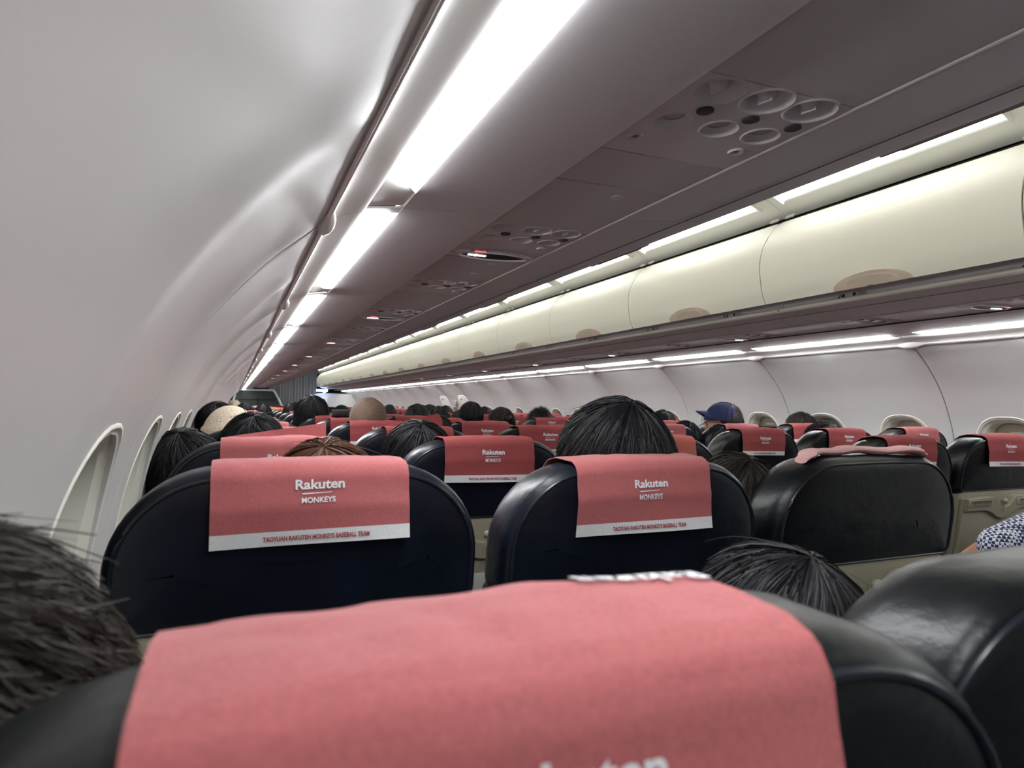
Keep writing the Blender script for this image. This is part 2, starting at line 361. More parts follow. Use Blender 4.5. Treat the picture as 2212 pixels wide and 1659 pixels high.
# ---------------------------------------------------------------- wall light units (cover, lens, grey valance), joint caps
def build_wall_lights():
    for side, nm in SIDES:
        g = .0015
        cv = MB(); strip(cv, prof(smooth_poly([(3.113, .318), (3.107, .327), (3.093, .338), (3.070, .3465), (3.046, .3535), (3.0405, .3575), (3.040, .3615)], 3), side), g, PANEL-g, .004*side)
        strip(cv, prof([(3.040, .3615), (3.00, .3665), (2.967, .3710)], side), g, .037, .004*side)
        LP = [(3.040, .3615), (3.022, .3642), (3.005, .3668), (2.985, .3694), (2.967, .3712)]
        cuts = [.250-.165*(i/4)**.9 for i in range(5)]
        E_ = [[Vector((mx(x, side), y, z+EYE)) for y in (PANEL-c, PANEL-g)] for (x, z), c in zip(LP, cuts)]
        cv.grid(E_+[[p+Vector((0, 0, .004)) for p in r] for r in E_[::-1]], closeu=True)
        cover = cv.mesh('light_cover', M['cover'])
        ln = MB()
        P = [[Vector((mx(x, side), .038, z+EYE)), Vector((mx(x, side), .05, z+EYE-bz_)), Vector((mx(x, side), PANEL-c-.02, z+EYE-bz_)), Vector((mx(x, side), PANEL-c-.002, z+EYE))] for (x, z), c, bz_ in zip(LP, cuts, (.004, .012, .014, .011, 0))]
        Q = [[Vector((p.x, p.y, P[i][0].z+.006)) for p in row] for i, row in enumerate(P)]
        ln.grid(P); ln.grid(Q)
        loop = [row[0] for row in P]+[P[-1][1], P[-1][2]]+[row[3] for row in P[::-1]]+[P[0][2], P[0][1]]
        ln.grid([loop, [p+Vector((0, 0, .006)) for p in loop]], closev=True)
        lens = ln.mesh('light_lens', M['wall_lamp'], smooth=False)
        rim = MB(); rim.tube([p-Vector((0, 0, .0005)) for p in loop], .0016, 6, closed=True); rimm = rim.mesh('lens_rim', M['white'])
        vl = MB(); strip(vl, prof(smooth_poly([(2.9655, .3850), (2.965, .372), (2.960, .3705), (2.90, .3745), (2.82, .3800), (2.768, .3845), (2.764, .388), (2.764, .40)], 2), side), g, PANEL-g, .004*side)
        val = vl.mesh('grey_valance', M['grey'])
        for k in range(-1, NP-1):
            if side < 0 and k < -1: continue
            t = bpy.data.objects.new('wall_light_unit', None); C.objects.link(t); t.location = (0, Z0+(k-1)*PANEL, 0)
            link('light_cover', cover, t); link('light_lens', lens, t); link('lens_rim', rimm, t); tag(link('grey_valance', val, t), 'grey underside panel')
            what = 'ribbed lens light' if side < 0 else 'pale light trough'
            tag(t, '%s white %s along the %s wall, %s from the camera' % ('large' if k < 2 else 'small', what, nm, ordn(k+1)), 'wall light', 'wall lights along the %s side' % nm)
        # lip along the top of the sidewall
        lp = MB(); lp.tube([(mx(3.107, side), Z0-3*PANEL, .3235+EYE), (mx(3.107, side), Z0+(NP-1)*PANEL, .3235+EYE)], .0052, 10)
        tag(link('trim_%d' % (3 if side < 0 else 4), lp.mesh('wall_lip', M['white'])), kind='structure')
        # boat-shaped caps over the joints
        cp = MB(); P = []
        for i in range(17):
            t_ = i/16; y = (t_-.5)*.155; r = .020*math.sin(math.pi*t_)**.8+.0008
            P.append([Vector((mx(3.112-.006, side), y, .332+EYE))+Vector((side*-1*r*.75*math.cos(a), 0, r*math.sin(a)-.008)) for a in [2*math.pi*j/12 for j in range(12)]])
        cp.grid(P, closev=True, cap=True); cap = cp.mesh('wall_joint_cover', M['white'])
        for k in range(0, NP-1):
            tag(link('wall_joint_cover', cap, loc=(0, Z0+(k-1)*PANEL if k else Z0-PANEL, 0)), 'boat-shaped white cap over a wall panel joint, %s along the %s wall' % (ordn(k), nm), 'joint cap', 'caps along the top of the %s wall' % nm)
build_wall_lights()

# ---------------------------------------------------------------- overhead lockers
DOOR = smooth_poly([(2.176, .460), (2.156, .50), (2.145, .56), (2.140, .61), (2.144, .66), (2.160, .712), (2.190, .762), (2.225, .803), (2.262, .835)], 4)
def door_at(z, n=0):
    for i in range(len(DOOR)-1):
        if DOOR[i+1][1] >= z:
            a, b = DOOR[i], DOOR[i+1]; t = (z-a[1])/(b[1]-a[1]); dx, dz = b[0]-a[0], b[1]-a[1]; L = math.hypot(dx, dz)
            return (a[0]+dx*t-dz/L*n, z+dx/L*n)
    return DOOR[-1]
def build_lockers():
    for side, nm in SIDES:
        g = .003
        dm = MB(); strip(dm, prof(DOOR, side), g, PANEL-g, -.012*side); door = dm.mesh('locker_door', M['cream'])
        # handle: half ellipse plate riding on the door's lower edge
        hb = MB()
        def hplate(mb, A, B, n0, n1, yc):
            P = [];
            for i in range(21):
                a = math.pi*i/20; P.append((A*math.cos(a), B*math.sin(a)))
            rings = []
            for sc, n_ in ((1.0, n0), (1.0, n1*.8), (.97, n1), (.55, n1), (.1, n1)):
                rings.append([(lambda q: Vector((mx(q[0], side), yc+p[0]*sc, q[1]+EYE)))(door_at(.462+p[1]*sc, n_)) for p in P])
            mb.grid(rings)
            # bottom edge closure
            b0 = [r[0] for r in rings]+[r[-1] for r in rings][::-1]; mb.add(b0, [tuple(range(len(b0)))])
        hplate(hb, .165, .050, 0, .006, PANEL*.5); handle = hb.mesh('locker_handle', M['handle'])
        hb2 = MB(); hplate(hb2, .125, .038, .004, .0085, PANEL*.5); lever = hb2.mesh('handle_lever', M['handle'])
        # grey lower housing: number strip, lip, underside
        hs = MB(); strip(hs, prof(smooth_poly([(2.186, .470), (2.215, .4765), (2.250, .4775), (2.270, .472), (2.280, .460), (2.276, .447), (2.264, .438)], 3), side), g*.5, PANEL-g*.5, .012*side)
        strip(hs, prof(smooth_poly([(2.252, .431), (2.254, .427), (2.262, .4250), (2.285, .4215), (2.36, .413), (2.44, .4035), (2.488, .398), (2.500, .398), (2.503, .41)], 2), side), g*.5, PANEL-g*.5, .006*side)
        housing = hs.mesh('grey_housing', M['grey'])
        # fine groove on the underside
        gv = MB(); strip(gv, prof([(2.330, .4150), (2.3325, .4147)], side), g, PANEL-g, -.0008*side); groove = gv.mesh('groove', M['black'])
        bd = MB(); bd.tube([(mx(2.2550, side), .006, .4375+EYE), (mx(2.2550, side), PANEL-.006, .4375+EYE)], .0085, 12); bead = bd.mesh('pale_edge_bead', M['cream'])
        bx = MB(); strip(bx, prof([(2.190, .484), (2.29, .484), (2.9, .46)], side), g, PANEL-g, .01*side)
        for yy in (g, PANEL-g-.008): strip(bx, prof([(2.200, .47), (2.172, .56), (2.165, .64), (2.20, .74), (2.27, .82), (2.6, .86)], side), yy, yy+.008, .02*side)
        strip(bx, prof([(2.285, .838), (2.40, .86), (2.9, .80)], side), g, PANEL-g, .01*side); box = bx.mesh('locker_box', M['black'])
        hg = MB()
        hg.box((mx(2.272, side), 0, .856+EYE), (.006, .048, .016), R=Matrix.Rotation(side*math.radians(35), 3, 'Y'))
        hinge = hg.mesh('hinge_plate', M['bead'])
        for k in range(-1, NB):
            t = bpy.data.objects.new('overhead_locker', None); C.objects.link(t); t.location = (0, Z0+(k-1)*PANEL, 0)
            d = link('door', door, t); h = link('handle', handle, d); link('lever', lever, h)
            link('housing', housing, t); link('groove', groove, t); link('edge_bead', bead, t); link('locker_box', box, t)
            for yy in (.045, PANEL-.045): link('hinge_plate', hinge, t, loc=(0, yy, 0))
            if side > 0:
                if k == NB-1: lb = 'last cream locker on the right, rounded end beside the grey curtain'
                else: lb = 'cream curved overhead locker with tan half-moon handle, %s on the right side' % ordn(k+1)
            else: lb = 'overhead locker above the left seats seen from below, %s from the camera' % ordn(k+1)
            tag(t, lb, 'overhead locker', 'overhead lockers on the %s side' % nm)
    # row numbers printed on the right-hand number strip
    for i, n_ in enumerate(range(25, 13, -1)):
        y = 1.285+i*.69
        for side in (1,):
            tm = text_mesh(str(n_), .038, M['label'], font_bold=.0009)
            # writing runs along the cabin, read from below
            p0 = Vector((mx(2.2755, side), y, .4575+EYE)); o = link('row_number', tm)
            q = Matrix((Vector((0, -1, 0)), Vector((.12, 0, .993)), Vector((-.993, 0, .12)))).transposed().to_4x4(); q.translation = p0; o.matrix_world = q
            tag(o, 'black printed row number %d on the right locker strip' % n_, 'row number', 'row numbers under the right lockers')
            if i < 6:
                tm2 = text_mesh('\u25cf DEF)', .020, M['label']); o2 = link('seat_letters', tm2, o); o2.matrix_parent_inverse = q.inverted()
                q2 = q.copy(); q2.translation = q.translation+Vector((0, -.085, 0)); o2.matrix_world = q2
build_lockers()

# ---------------------------------------------------------------- passenger service units
def dish(mb, cx, cy, zz, r, depth, nz=True, inner=.38, mi=0):
    """recess in the underside: ring that bulges slightly below the panel and bowl going up, y along, x across"""
    prof_ = [(1.08, .0), (1.04, -.0012), (1.0, -.0018), (.94, -.0004), (.8, depth*.45), (.6, depth*.8), (inner, depth)]
    P = []
    for rr, h in prof_: P.append([Vector((cx+r*rr*math.cos(a), cy+r*rr*math.sin(a), zz+h)) for a in [2*math.pi*j/28 for j in range(28)]])
    mb.grid(P, closev=True, mi=mi); mb.add(P[-1], [tuple(range(28))], mi)
def build_psu():
    # y offsets from the group start; x offsets across from the strip edge nearest the wall
    for side, nm in SIDES:
        xe, xi = mx(2.755, side), mx(2.512, side)     # wall edge, aisle edge
        sgn = 1 if xi > xe else -1
        zz = EYE+.393
        def X(u): return xe+sgn*u
        W = abs(xi-xe)
        pl = MB()
        # panel with holes approximated by bowls set under a plate split in bands
        cols = (.052, .126, .198)
        def plate(mb, y0, y1, z=zz): mb.box((X(W/2), (y0+y1)/2, z+.004), (W-.003, y1-y0-.003, .008))
        base = MB()
        # plate mesh with circular holes: build by boolean
        base.box((X(W/2), .125, zz+.004), (W-.003, .247, .008))
        pm = base.mesh('service_panel', M['grey'], smooth=False)
        o = bpy.data.objects.new('tmp', pm); C.objects.link(o)
        holes = [(cols[0], .035, .034), (cols[1], .032, .034), (cols[2], .030, .034), (cols[0], .128, .027), (cols[1], .124, .027), (cols[2], .120, .027)]
        cuts_ = []
        for u, y, r in holes:
            cb = MB(); cb.tube([(X(u), y, zz-.02), (X(u), y, zz+.03)], r*.97, 28)
            cm = cb.mesh('cut', M['grey'], smooth=False); co = bpy.data.objects.new('cut', cm); C.objects.link(co); cuts_.append(co)
            md = o.modifiers.new('b', 'BOOLEAN'); md.object = co; md.operation = 'DIFFERENCE'; md.solver = 'EXACT'
        dg = bpy.context.evaluated_depsgraph_get(); dg.update(); panel = bpy.data.meshes.new_from_object(o.evaluated_get(dg))
        for x in [o]+cuts_: bpy.data.objects.remove(x)
        noz = MB(); dish(noz, 0, 0, 0, .034, .017, inner=.30)
        noz.ball((0, 0, .012), (.0125, .0125, .012)); noz.box((0, .002, .003), (.0035, .020, .008)); nozzle = noz.mesh('air_nozzle', M['greyd'])
        lt = MB(); dish(lt, 0, 0, 0, .027, .010, inner=.7); lamp = lt.mesh('reading_light', M['greyd'])
        bt = MB(); bt.tube([(0, 0, -.0025), (0, 0, .004)], .0115, 18); bt.tube([(0, .001, -.0032), (0, .001, 0)], .0088, 18); button = bt.mesh('call_button', M['seatgrey'])
        sc = MB(); bmx = [(.010*math.cos(a), .012*math.sin(a)) for a in [2*math.pi*j/16 for j in range(16)]]
        sc.grid([[Vector((a*1.15, b*1.15, 0)) for a, b in bmx], [Vector((a, b, -.003)) for a, b in bmx], [Vector((a*.7, b*.7, -.002)) for a, b in bmx], [Vector((a*.3, b*.3, .001)) for a, b in bmx]], closev=True, cap=True)
        catch = sc.mesh('catch', M['greyd'])
        # sign unit: eye-shaped bezel with dark window and lit pictograms
        sp = MB(); sp.box((X(W/2), .045, zz+.004), (W-.003, .109, .008)); splate = sp.mesh('sign_plate', M['grey'])
        bz = MB()
        def eye(sc_, h, A=.102, B=.040): return [Vector((X(W/2)+A*sc_*math.cos(t), .050+B*sc_*math.copysign(abs(math.sin(t))**1.35, math.sin(t)), zz-h)) for t in [2*math.pi*j/40 for j in range(40)]]
        bz.grid([eye(1.12, -.001), eye(1.1, .003), eye(1.0, .007), eye(.93, .007), eye(.88, .003)], closev=True); bezel = bz.mesh('sign_bezel', M['grey'])
        gr = MB()
        for j in range(26):
            u = -.072+.144*j/25; y = .050-.040*math.sqrt(max(0, 1-(u/.102)**2))**1.1-.008
            gr.box((X(W/2)+u, y, zz-.0022), (.0022, .012, .003))
        grille = gr.mesh('speaker_grille', M['bead'])
        wd = MB(); wd.grid([eye(.89, .0035), eye(.5, .0038), eye(.02, .0038)], closev=True, cap=True); window = wd.mesh('sign_window', M['black'])
        lit = MB()
        ux = X(W/2)-.050*sgn*(1 if side < 0 else 1)
        for a, b, c, d in ((0, 0, .012, .010), (.014, 0, .008, .015), (.026, 0, .010, .010), (.038, .002, .009, .009), (.019, .004, .020, .003)):
            lit.box((ux+sgn*a-.012*sgn, .050+b, zz-.0052), (c, d, .002))
        litm = lit.mesh('lit_symbols', M['sign_lamp'], smooth=False)
        rd = MB(); rd.box((ux+.002*sgn, .012, zz-.0042), (.030, .005, .002)); redm = rd.mesh('painted_red_reflection', M['reflection_glow_red'], smooth=False)  # reflection beside the sign, put in as a glowing red bar
        # blank panels
        fA = MB(); plate(fA, 0, .15); fa = fA.mesh('blank_panel', M['greyd'])
        fB = MB(); plate(fB, 0, .30); fb = fB.mesh('blank_panel', M['greyd'])
        fC = MB(); plate(fC, 0, .19); fc = fC.mesh('blank_panel', M['greyd'])
        btn = MB(); btn.tube([(X(W*.66), .05, zz-.0008), (X(W*.66), .05, zz+.002)], .012, 14); cbt = btn.mesh('catch_disc', M['grey'])
        def blank(mesh_, y, idx, catchd=True):
            t = tag(link('service_strip_filler', mesh_, loc=(0, y, 0)), 'plain grey filler panel in the %s service strip, %s from the camera' % (nm, ordn(idx)), 'filler panel', 'filler panels in the %s service strip' % nm)
            if catchd: link('catch_disc', cbt, t)
        bi = 0
        for yb in ((-.54, -.235, .07, .375) if side < 0 else ()): blank(fb, yb-.055, 0 if yb > 0 else 1, yb > .3)
        for k in range(0 if side < 0 else -1, 26):
            y = .62+.70*k
            t = bpy.data.objects.new('passenger_service_unit', None); C.objects.link(t); t.location = (0, y, 0)
            sign = (k % 2 == 1)
            link('service_panel', panel, t)
            for q, (u, yy, r) in enumerate(holes):
                link('air_nozzle' if q < 3 else 'reading_light', nozzle if q < 3 else lamp, t, loc=(X(u), yy, zz), rot=(0, 0, .3 if q < 3 else 0))
            if k < 12:
                for u, yy in ((cols[0]+.018, .084), (cols[1]+.018, .081), (cols[2]+.018, .078)): link('call_button', button, t, loc=(X(u), yy, zz))
                for u, yy in ((.034, .195), (.205, .180)): link('catch', catch, t, loc=(X(u), yy, zz))
            if sign:
                sg = link('sign_plate', splate, t, loc=(0, .250, 0)); link('sign_bezel', bezel, sg); link('sign_window', window, sg); link('lit_symbols', litm, sg); link('speaker_grille', grille, sg); link('painted_red_reflection', redm, sg)
            lb = 'grey overhead unit with three air vents%s, %s in the %s strip' % (' and lit seat-belt sign' if sign else '', ordn(k if side < 0 else k+1), nm)
            tag(t, lb, 'service unit', 'passenger service units on the %s side' % nm)
            if sign: blank(fa, y+.359, bi); bi += 1
            if not sign: blank(fa, y+.25, bi, False); bi += 1
            if not sign: blank(fb, y+.40, bi); bi += 1
            else: blank(fc, y+.509, bi); bi += 1
        # pale edge line along the aisle side, dark gap along the wall side
        bd = MB(); bd.tube([(mx(2.508, side), -1.5, EYE+.3945), (mx(2.508, side), Z0+(NB-1)*PANEL, EYE+.3945)], .0035, 8)
        tag(link('trim_%d' % (5 if side < 0 else 6), bd.mesh('strip_edge', M['bead'])), kind='structure')
        sl = MB(); sl.tube([(mx(2.7585, side), -1.5, EYE+.3885), (mx(2.7585, side), Z0+(NB-1)*PANEL, EYE+.3885)], .0032, 6)  # black tube put in for the dark of the gap beside the valance
        tag(link('trim_%d' % (11 if side < 0 else 12), sl.mesh('dark_gap_line', M['black'])), kind='structure')
        gp = MB(); gp.box((mx(2.64, side), 9, EYE+.430), (.30, 22.5, .012)); tag(link('trim_%d' % (7 if side < 0 else 8), gp.mesh('strip_channel', M['black'])), kind='structure')
build_psu()

# ---------------------------------------------------------------- seats
HW, TOP, BOT, RC = .234, 1.136, .925, .125
def topz(x, inset):
    hw, top, R = HW-inset, TOP-inset, max(RC-inset, .02); ax = min(abs(x), hw-1e-5)
    z = top if ax <= hw-R else top-R+math.sqrt(max(0, R*R-(ax-(hw-R))**2))
    return z-.008*(x/HW)**2
def outline(inset, m=9, bot=BOT, rb=.03, hwx=0):
    hw, R, r2, b = HW-inset+hwx, max(RC-inset, .02), max(rb-inset, .006), bot+inset; pts = []
    for k in range(m): a = math.pi+math.pi/2*k/(m-1); pts.append((-hw+r2+r2*math.cos(a), b+r2+r2*math.sin(a)))
    for k in range(m): a = -math.pi/2+math.pi/2*k/(m-1); pts.append((hw-r2+r2*math.cos(a), b+r2+r2*math.sin(a)))
    for k in range(m+4): a = math.pi/2*k/(m+3); pts.append((hw-R+R*math.cos(a), TOP-inset-R+R*math.sin(a)-.008*((hw-R+R*math.cos(a))/HW)**2))
    for k in range(1, 6): x = (hw-R)*(1-2*k/6); pts.append((x, TOP-inset-.008*(x/HW)**2))
    for k in range(m+4): a = math.pi/2+math.pi/2*k/(m+3); pts.append((-hw+R+R*math.cos(a), TOP-inset-R+R*math.sin(a)-.008*((hw-R+R*math.cos(math.pi-a))/HW)**2))
    return pts
def tilt(x, d, h): return Vector((x, d+(1.03-h)*.15, h))
def build_seat_meshes():
    mm = {}
    b = MB(); rings = [(.12, -.009), (.08, -.008), (.05, -.006), (.028, -.0035), (.016, -.001), (.0125, .0005), (.009, .0025), (.0045, .007), (.001, .016), (0, .030), (0, .068), (.006, .092), (.020, .106), (.05, .113), (.10, .114)]
    b.grid([[tilt(x, d, z) for x, z in outline(i)] for i, d in rings], closev=True, cap=True)
    mm['backrest'] = b.mesh('backrest', M['leather']); mm['backrest_d'] = b.mesh('backrest', M['leatherd'])
    p = MB(); o = outline(.0125); p.tube([tilt(x, -.0006, z) for x, z in o], .0026, 7, closed=True); mm['piping'] = p.mesh('piping', M['piping'])
    # lower back cushion seen between seats
    c = MB(); lo = [[Vector(v) for v in r] for r in []]
    def rr(hw, z0, z1, r, m=6):
        pts = []
        for cx, cz, a0 in ((-hw+r, z0+r, math.pi), (hw-r, z0+r, 1.5*math.pi), (hw-r, z1-r, 0), (-hw+r, z1-r, .5*math.pi)):
            for k in range(m): a = a0+math.pi/2*k/(m-1); pts.append((cx+r*math.cos(a), cz+r*math.sin(a)))
        return pts
    c.grid([[tilt(x, d, z) for x, z in rr(.228-i, .43+i, .955-i, .035-i*.5)] for i, d in ((.03, .030), (.004, .036), (0, .05), (0, .10), (.006, .118), (.03, .126), (.08, .128))], closev=True, cap=True)
    mm['back_cushion'] = c.mesh('back_cushion', M['leather'])
    # beige shell with tray
    s = MB(); s.grid([[tilt(x, d, z) for x, z in rr(.222-i, .50+i, .938-i, .028)] for i, d in ((.012, -.002), (.003, .001), (0, .008), (0, .034))], closev=True, cap=True)
    mm['back_shell'] = s.mesh('back_shell', M['shell'])
    t = MB(); N = 40
    def tray_top(x): return .918-.040*math.exp(-(x/.050)**4)-.006*(x/.2)**2
    def tray_bot(x): return .838-.016*math.exp(-((abs(x)-.0)/.075)**2)+.004
    F = []
    for q, (dd, ins) in enumerate([(-.003, 0), (-.012, .0015), (-.015, .006)]):
        F.append([tilt(x, dd, tray_top(x)-ins) for x in [(-.214+ins)+(.428-2*ins)*k/N for k in range(N+1)]]+[tilt(x, dd, .665+ins) for x in [(.214-ins)-(.428-2*ins)*k/N for k in range(N+1)]])
    t.grid(F, closev=True, cap=True); mm['tray_table'] = t.mesh('tray_table', M['shell'])
    lp = MB()
    def pad_bot(x): return .866-.034*math.exp(-(abs(x)/.062)**2.4)
    rings_ = []
    for dd, ins in ((-.013, 0), (-.024, 0), (-.0265, .0025)):
        xs = [-.205+.410*k/40 for k in range(41)]
        rings_.append([tilt(x, dd, tray_top(x)-.001-ins) for x in xs]+[tilt(x, dd, pad_bot(x)+ins) for x in xs[::-1]])
    lp.grid(rings_, closev=True, cap=True); mm['tray_lip'] = lp.mesh('tray_lip', M['shell'])
    lt = MB(); lt.box(tilt(0, -.022, .880), (.010, .014, .036)); lt.ball(tilt(0, -.026, .898), (.012, .010, .010)); mm['tray_latch'] = lt.mesh('tray_latch', M['plate'])
    for sx, nm in ((-1, 'l'), (1, 'r')):
        pl = MB(); P = []
        for sc, dd in ((1, -.0255), (1, -.0275), (.93, -.0283)):
            P.append([tilt(sx*.135+x*sc, dd, .893+z*sc) for x, z in superell(.068, .014, 1, 28, 5)])
        pl.grid(P, closev=True, cap=True); mm['placard_'+nm] = pl.mesh('placard', M['plate'])
        a = text_mesh('就座時請繫好安全帶' if sx < 0 else '救生衣在座椅下方', .0125, M['label'], font_bold=.0001)
        b2 = text_mesh('FASTEN SEAT BELT WHILE SEATED' if sx < 0 else 'LIFE VEST UNDER YOUR SEAT', .0062, M['label'])
        vs, fs = [], []
        for me, dz in ((a, .0045), (b2, -.0065)):
            base = len(vs); vs += [tilt(sx*.135+v.co.x, -.0290, .893+dz+v.co.y) for v in me.vertices]; fs += [tuple(base+i for i in p.vertices) for p in me.polygons]
        m2 = bpy.data.meshes.new('placard_text'); m2.from_pydata(vs, [], fs); m2.materials.append(M['label']); mm['placard_text_'+nm] = m2
    ph = MB(); ph.grid([[tilt(x, d, z) for x, z in rr(.085-i, .735+i, .795-i, .008)] for i, d in ((0, -.013), (0, -.017), (.004, -.018))], closev=True, cap=True)
    mm['placard_holder'] = ph.mesh('placard_holder', mat('clear_pocket', (.55, .56, .55), rough=.2))
    # cushion, armrests, leg
    cu = MB(); cu.grid([[Vector((x, y, z)) for x, z in rr(.228-i, .345+i, .455-i, .04)] for i, y in ((.03, .15), (.004, .165), (0, .2), (0, .52), (.008, .565), (.035, .585))], closev=True, cap=True)
    mm['seat_cushion'] = cu.mesh('seat_cushion', M['leather'])
    ar = MB(); ar.grid([[Vector((x, y, z)) for x, z in rr(.022-i, .575+i, .625-i, .014)] for i, y in ((.008, .13), (0, .14), (0, .46), (.004, .478), (.012, .486))], closev=True, cap=True)
    ar.box((0, .17, .50), (.03, .05, .17)); mm['armrest'] = ar.mesh('armrest', M['seatgrey'])
    lg = MB(); lg.tube([(0, .22, .37), (0, .18, .01)], .018, 8); lg.tube([(0, .48, .37), (0, .52, .01)], .018, 8); lg.box((0, .35, .01), (.05, .42, .02)); lg.box((0, .35, .35), (.40, .36, .03))
    mm['seat_leg'] = lg.mesh('seat_leg', M['metal'])
    return mm
SM = build_seat_meshes()
def cover_path(x, back, front, off=.0035):
    hb = TOP-back
    pts = []
    n = 10
    zt = topz(x, .05)
    for k in range(n+1): pts.append((-.012-off, hb+(zt-hb)*k/n))
    for i, d in ((.030, -.005), (.014, -.001), (.004, .007), (-.0005, .020), (-.0010, .045), (-.0005, .070), (.005, .093), (.019, .110), (.05, .118)):
        z = topz(x, max(i, 0)); nz = off*max(0, 1-abs(d-.055)/.08)+.002; nd = -off if d < .03 else (off if d > .09 else 0)
        pts.append((d+nd, z+nz-min(i, 0)))
    zt = topz(x, .05); hf = TOP-front
    for k in range(1, 7): pts.append((.118+off, zt+(hf-zt)*k/6))
    return pts
class Cover:
    def __init__(s, dx=0, slant=0, back=.122, front=.15, seed=0, w=.240, wr=1.0, up=0, front_t=None):
        s.dx, s.slant, s.back, s.front, s.seed, s.w, s.wr = dx, slant, back, front, seed, w, wr; s.cache = {}; s.up = up; s.front_t = front_t
    def length(s, x):
        p = s.path(x); return sum(math.dist(p[i], p[i+1]) for i in range(len(p)-1))
    def path(s, x):
        k = round(x, 4)
        if k not in s.cache: s.cache[k] = cover_path(x, s.back+s.slant*(x-s.dx)/s.w, s.front)
        return s.cache[k]
    def pt(s, x, t, lift=0):
        """x across (cover coordinates), t metres up from the lower back edge"""
        X = x+s.dx; p = s.path(X); i = 0; rem = t
        while i < len(p)-2:
            L = math.dist(p[i], p[i+1])
            if rem <= L: break
            rem -= L; i += 1
        L = math.dist(p[i], p[i+1]) or 1; u = rem/L; a, b = p[i], p[i+1]
        d = a[0]+(b[0]-a[0])*u; h = a[1]+(b[1]-a[1])*u; nd, nh = -(b[1]-a[1])/L, (b[0]-a[0])/L
        ts = max(0, min(1, (t-.03)/.09))
        wv = (noise.noise(Vector((X*9+s.seed*7, t*7, s.seed)))*.006+noise.noise(Vector((X*26, t*16+X*9, s.seed*3)))*.0028)*ts*s.wr
        wv = abs(wv)+.0005
        flare = .006*max(0, 1-t/.07)**2*(1+math.sin(X*14+s.seed))
        n_ = wv+flare+lift
        return tilt(X, d+nd*n_, h+nh*n_)
def build_cover(cv, matname):
    """cloth, white lower band, printed words"""
    out = {}
    L = min(cv.length(cv.dx-cv.w/2), cv.length(cv.dx+cv.w/2)); nx, nt = 40, 62; band = .018
    def sheet(t0, t1, nt_, lift0, lift1, mat_):
        mb = MB(); F = [[cv.pt(-cv.w/2+cv.w*i/nx, t0+(t1-t0)*j/nt_, lift1) for i in range(nx+1)] for j in range(nt_+1)]
        B = [[cv.pt(-cv.w/2+cv.w*i/nx, t0+(t1-t0)*j/nt_, lift0) for i in range(nx+1)] for j in range(nt_+1)]
        mb.grid([f+b[::-1] for f, b in zip(F, B)], closev=True, cap=True); return mb.mesh('cover', mat_)
    out['cloth'] = sheet(band, L, nt, 0, .0012, M[matname]); out['band'] = sheet(0, band, 4, 0, .0012, M['band'])
    def words(items, mat_):
        vs, fs = [], []
        for body, size, x0, t0, wd, bold, flip in items:
            if body == '_':
                me_v = [(-.022, .0010), (.018, .0022), (.020, .0030), (-.020, .0024), (-.024, .0022)]; me_f = [(0, 1, 2, 3, 4)]
                me_v = [(a*wd, b) for a, b in me_v]
            else:
                me = text_mesh(body, size, mat_, font_bold=bold); xs = [v.co.x for v in me.vertices]; sc = wd/(max(xs)-min(xs))
                me_v = [(v.co.x*sc, v.co.y) for v in me.vertices]; me_f = [tuple(p.vertices) for p in me.polygons]
            base = len(vs)
            for a, b in me_v:
                if flip: a, b = -a, -b
                vs.append(cv.pt(x0+a, t0+b, .0030))
            fs += [tuple(base+i for i in f) for f in me_f]
        m2 = bpy.data.meshes.new('print'); m2.from_pydata(vs, [], fs); m2.materials.append(mat_); return m2
    tu = cv.up
    out['name'] = words([('Rakuten', .0172, .006, .074+tu, .060, .0005, False), ('_', 0, .004, .0610+tu, .85, 0, False), ('MONKEYS', .0098, .004, .0540+tu, .041, .0002, False)], M['print_w'])
    if cv.front_t: fx, ft = cv.front_t
    else: fx, ft = .006, .075
    out['fname'] = words([('Rakuten', .0195, fx, L-ft, .060, .0005, True), ('MONKEYS', .0110, fx, L-ft+.024, .041, .0002, True)], M['print_w'])
    out['team'] = words([('TAOYUAN RAKUTEN MONKEYS BASEBALL TEAM', .0080, .004, .0088, .128, .0003, False)], M['print_r'])
    return out
COVERS = {}
def cover_set(key, matname, **kw):
    k = (key, matname)
    if k not in COVERS: COVERS[k] = build_cover(Cover(**kw), matname)
    return COVERS[k]
VAR = [dict(seed=1, slant=.004, back=.106), dict(seed=2, slant=-.004, dx=.006, back=.103), dict(seed=3, slant=.0, dx=-.006, back=.100), dict(seed=4, slant=.006, dx=.003, back=.110)]
COLS = [('A', -1, .093), ('B', -1, .600), ('C', -1, 1.107), ('D', 1, 2.145), ('E', 1, 2.652), ('F', 1, 3.159)]
CNAME = dict(A='left-hand window', B='left-hand middle', C='left-hand aisle', D='right-hand aisle', E='right-hand middle', F='right-hand window')
def sd_(x): return -1 if x < XC else 1
